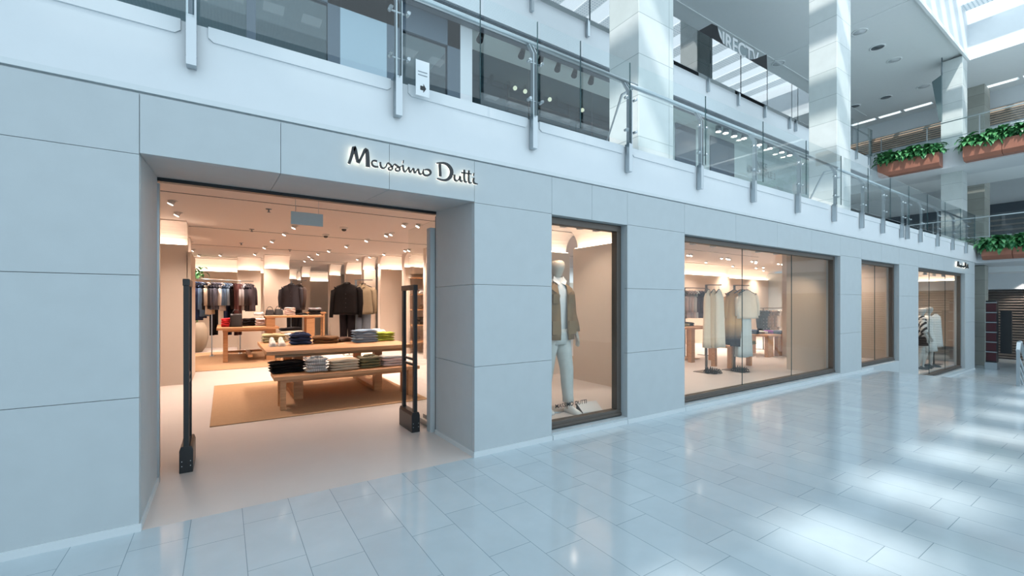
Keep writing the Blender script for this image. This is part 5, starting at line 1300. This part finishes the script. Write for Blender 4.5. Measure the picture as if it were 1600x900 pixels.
# far stores of the upper level seen beyond the last railing
struct(MB().box(21.0, 8.9, 3.3, 33, 9.0, 6.4).build('wall_far_inner', M['storeceil']))
struct(MB().box(21.0, 8.6, 3.3, 28, 8.7, 4.6).build('wall_far_counter', M['storewall']))
struct(MB().box(21, 3.4, 3.0, 33, 9, 3.3).build('floor_upper_side', M['ceil']))
arch = MB(); rr = []
c = Vector((23.6, 8.3, 3.3))
for k in range(9): a_ = PI * k / 8; rr.append([c + Vector((1.5 * math.cos(a_), 0, 1.35 * math.sin(a_))), c + Vector((1.5 * math.cos(a_), .2, 1.35 * math.sin(a_))), c + Vector((1.1 * math.cos(a_), .2, 1.0 * math.sin(a_))), c + Vector((1.1 * math.cos(a_), 0, 1.0 * math.sin(a_)))])
arch.loft(rr, True, True); o = arch.build('archway', M['white']); tag(o, 'white curved arch inside a far store beyond the upper railing', 'arch')

# ground level beyond the shop
struct(MB().box(25.6, -8, -.73, 25.8, 4, 1.98).build('wall_shutter_back', mat('shutter_dark', (.10, .09, .085), .5)))
sh = MB(); n = 26
for k in range(n):
    z = -.70 + k * .103; sh.add([(25.58, -6, z), (25.50, -6, z + .04), (25.58, -6, z + .085), (25.58, 1.5, z), (25.50, 1.5, z + .04), (25.58, 1.5, z + .085)], [(0, 1, 2), (5, 4, 3), (0, 3, 4, 1), (1, 4, 5, 2), (0, 2, 5, 3)])
struct(sh.build('wall_shutter', mat('shutter_metal', (.42, .37, .34), .3, metal=.6, noise=.3, nscale=2)), 'closed metal roller shutter of the far ground shop', 'shutter')
struct(MB().box(25.3, -8, 2.0, 25.9, 4, 2.6).build('wall_beam', M['white']))
struct(MB().box(26.1, -8, 1.2, 26.3, 4, 2.02).build('wall_beam', M['ceil']))
o = thing('display_tower', 'dark tower kiosk with deep red panels on the lower floor', 'kiosk', (21.3, -.3, -.73))
MB().box(21.1, -.44, -.73, 21.48, -.16, -.50).build('base', M['steel'], o)
MB().box(21.12, -.42, -.50, 21.46, -.18, 1.54).build('body', M['black'], o, .01)
for k in range(6):
    z = -.44 + k * .325
    MB().box(21.095, -.42, z, 21.12, -.20, z + .26).build('red_panel', mat('deep_red', (.05, .007, .012), .35), o)
    MB().box(21.08, -.44, z + .275, 21.13, -.17, z + .30).build('shelf_strip', M['steel'], o)
MB().box(21.5, -.70, -.2, 21.62, -.45, 1.2).build('side_cabinet', M['black'], o)
# stair handrail at the edge of the upper floor
o = thing('stair_railing', 'stainless steel stair railing at the right edge going down', 'railing', (11.7, -2.12, 0))
bx, by = 11.62, -2.12
MB().box(bx, by - .02, 0, bx + .07, by + .02, .64).build('post', M['steel'], o)
MB().bar((bx + .03, by, .60), (bx + .12, by, .75), .05, .05).build('post_head', M['steel'], o)
MB().box(bx + 1.2, by - .02, -.73, bx + 1.27, by + .02, -.03).build('post', M['steel'], o)
MB().tube([(bx + .12, by, .76), (bx + .22, by, .76), (bx + 1.3, by, .02)], .028, 12).build('handrail', M['steel'], o)
for k in range(4):
    z = .54 - k * .15; MB().tube([(bx + .03, by, z), (bx + 1.24, by, z - .72)], .012, 8).build('bar', M['steel'], o)

for y in (-.6, -1.9):   # downlights in front of the roller shutter
    d = bpy.data.lights.new('shutter_lamp', 'SPOT'); d.energy = 160; d.color = (1, .88, .76); d.spot_size = math.radians(80); d.spot_blend = .6; d.shadow_soft_size = .05
    o = bpy.data.objects.new('shutter_lamp', d); COL.objects.link(o); o.location = (24.9, y, 2.5); o.rotation_euler = (0, math.radians(-14), 0)
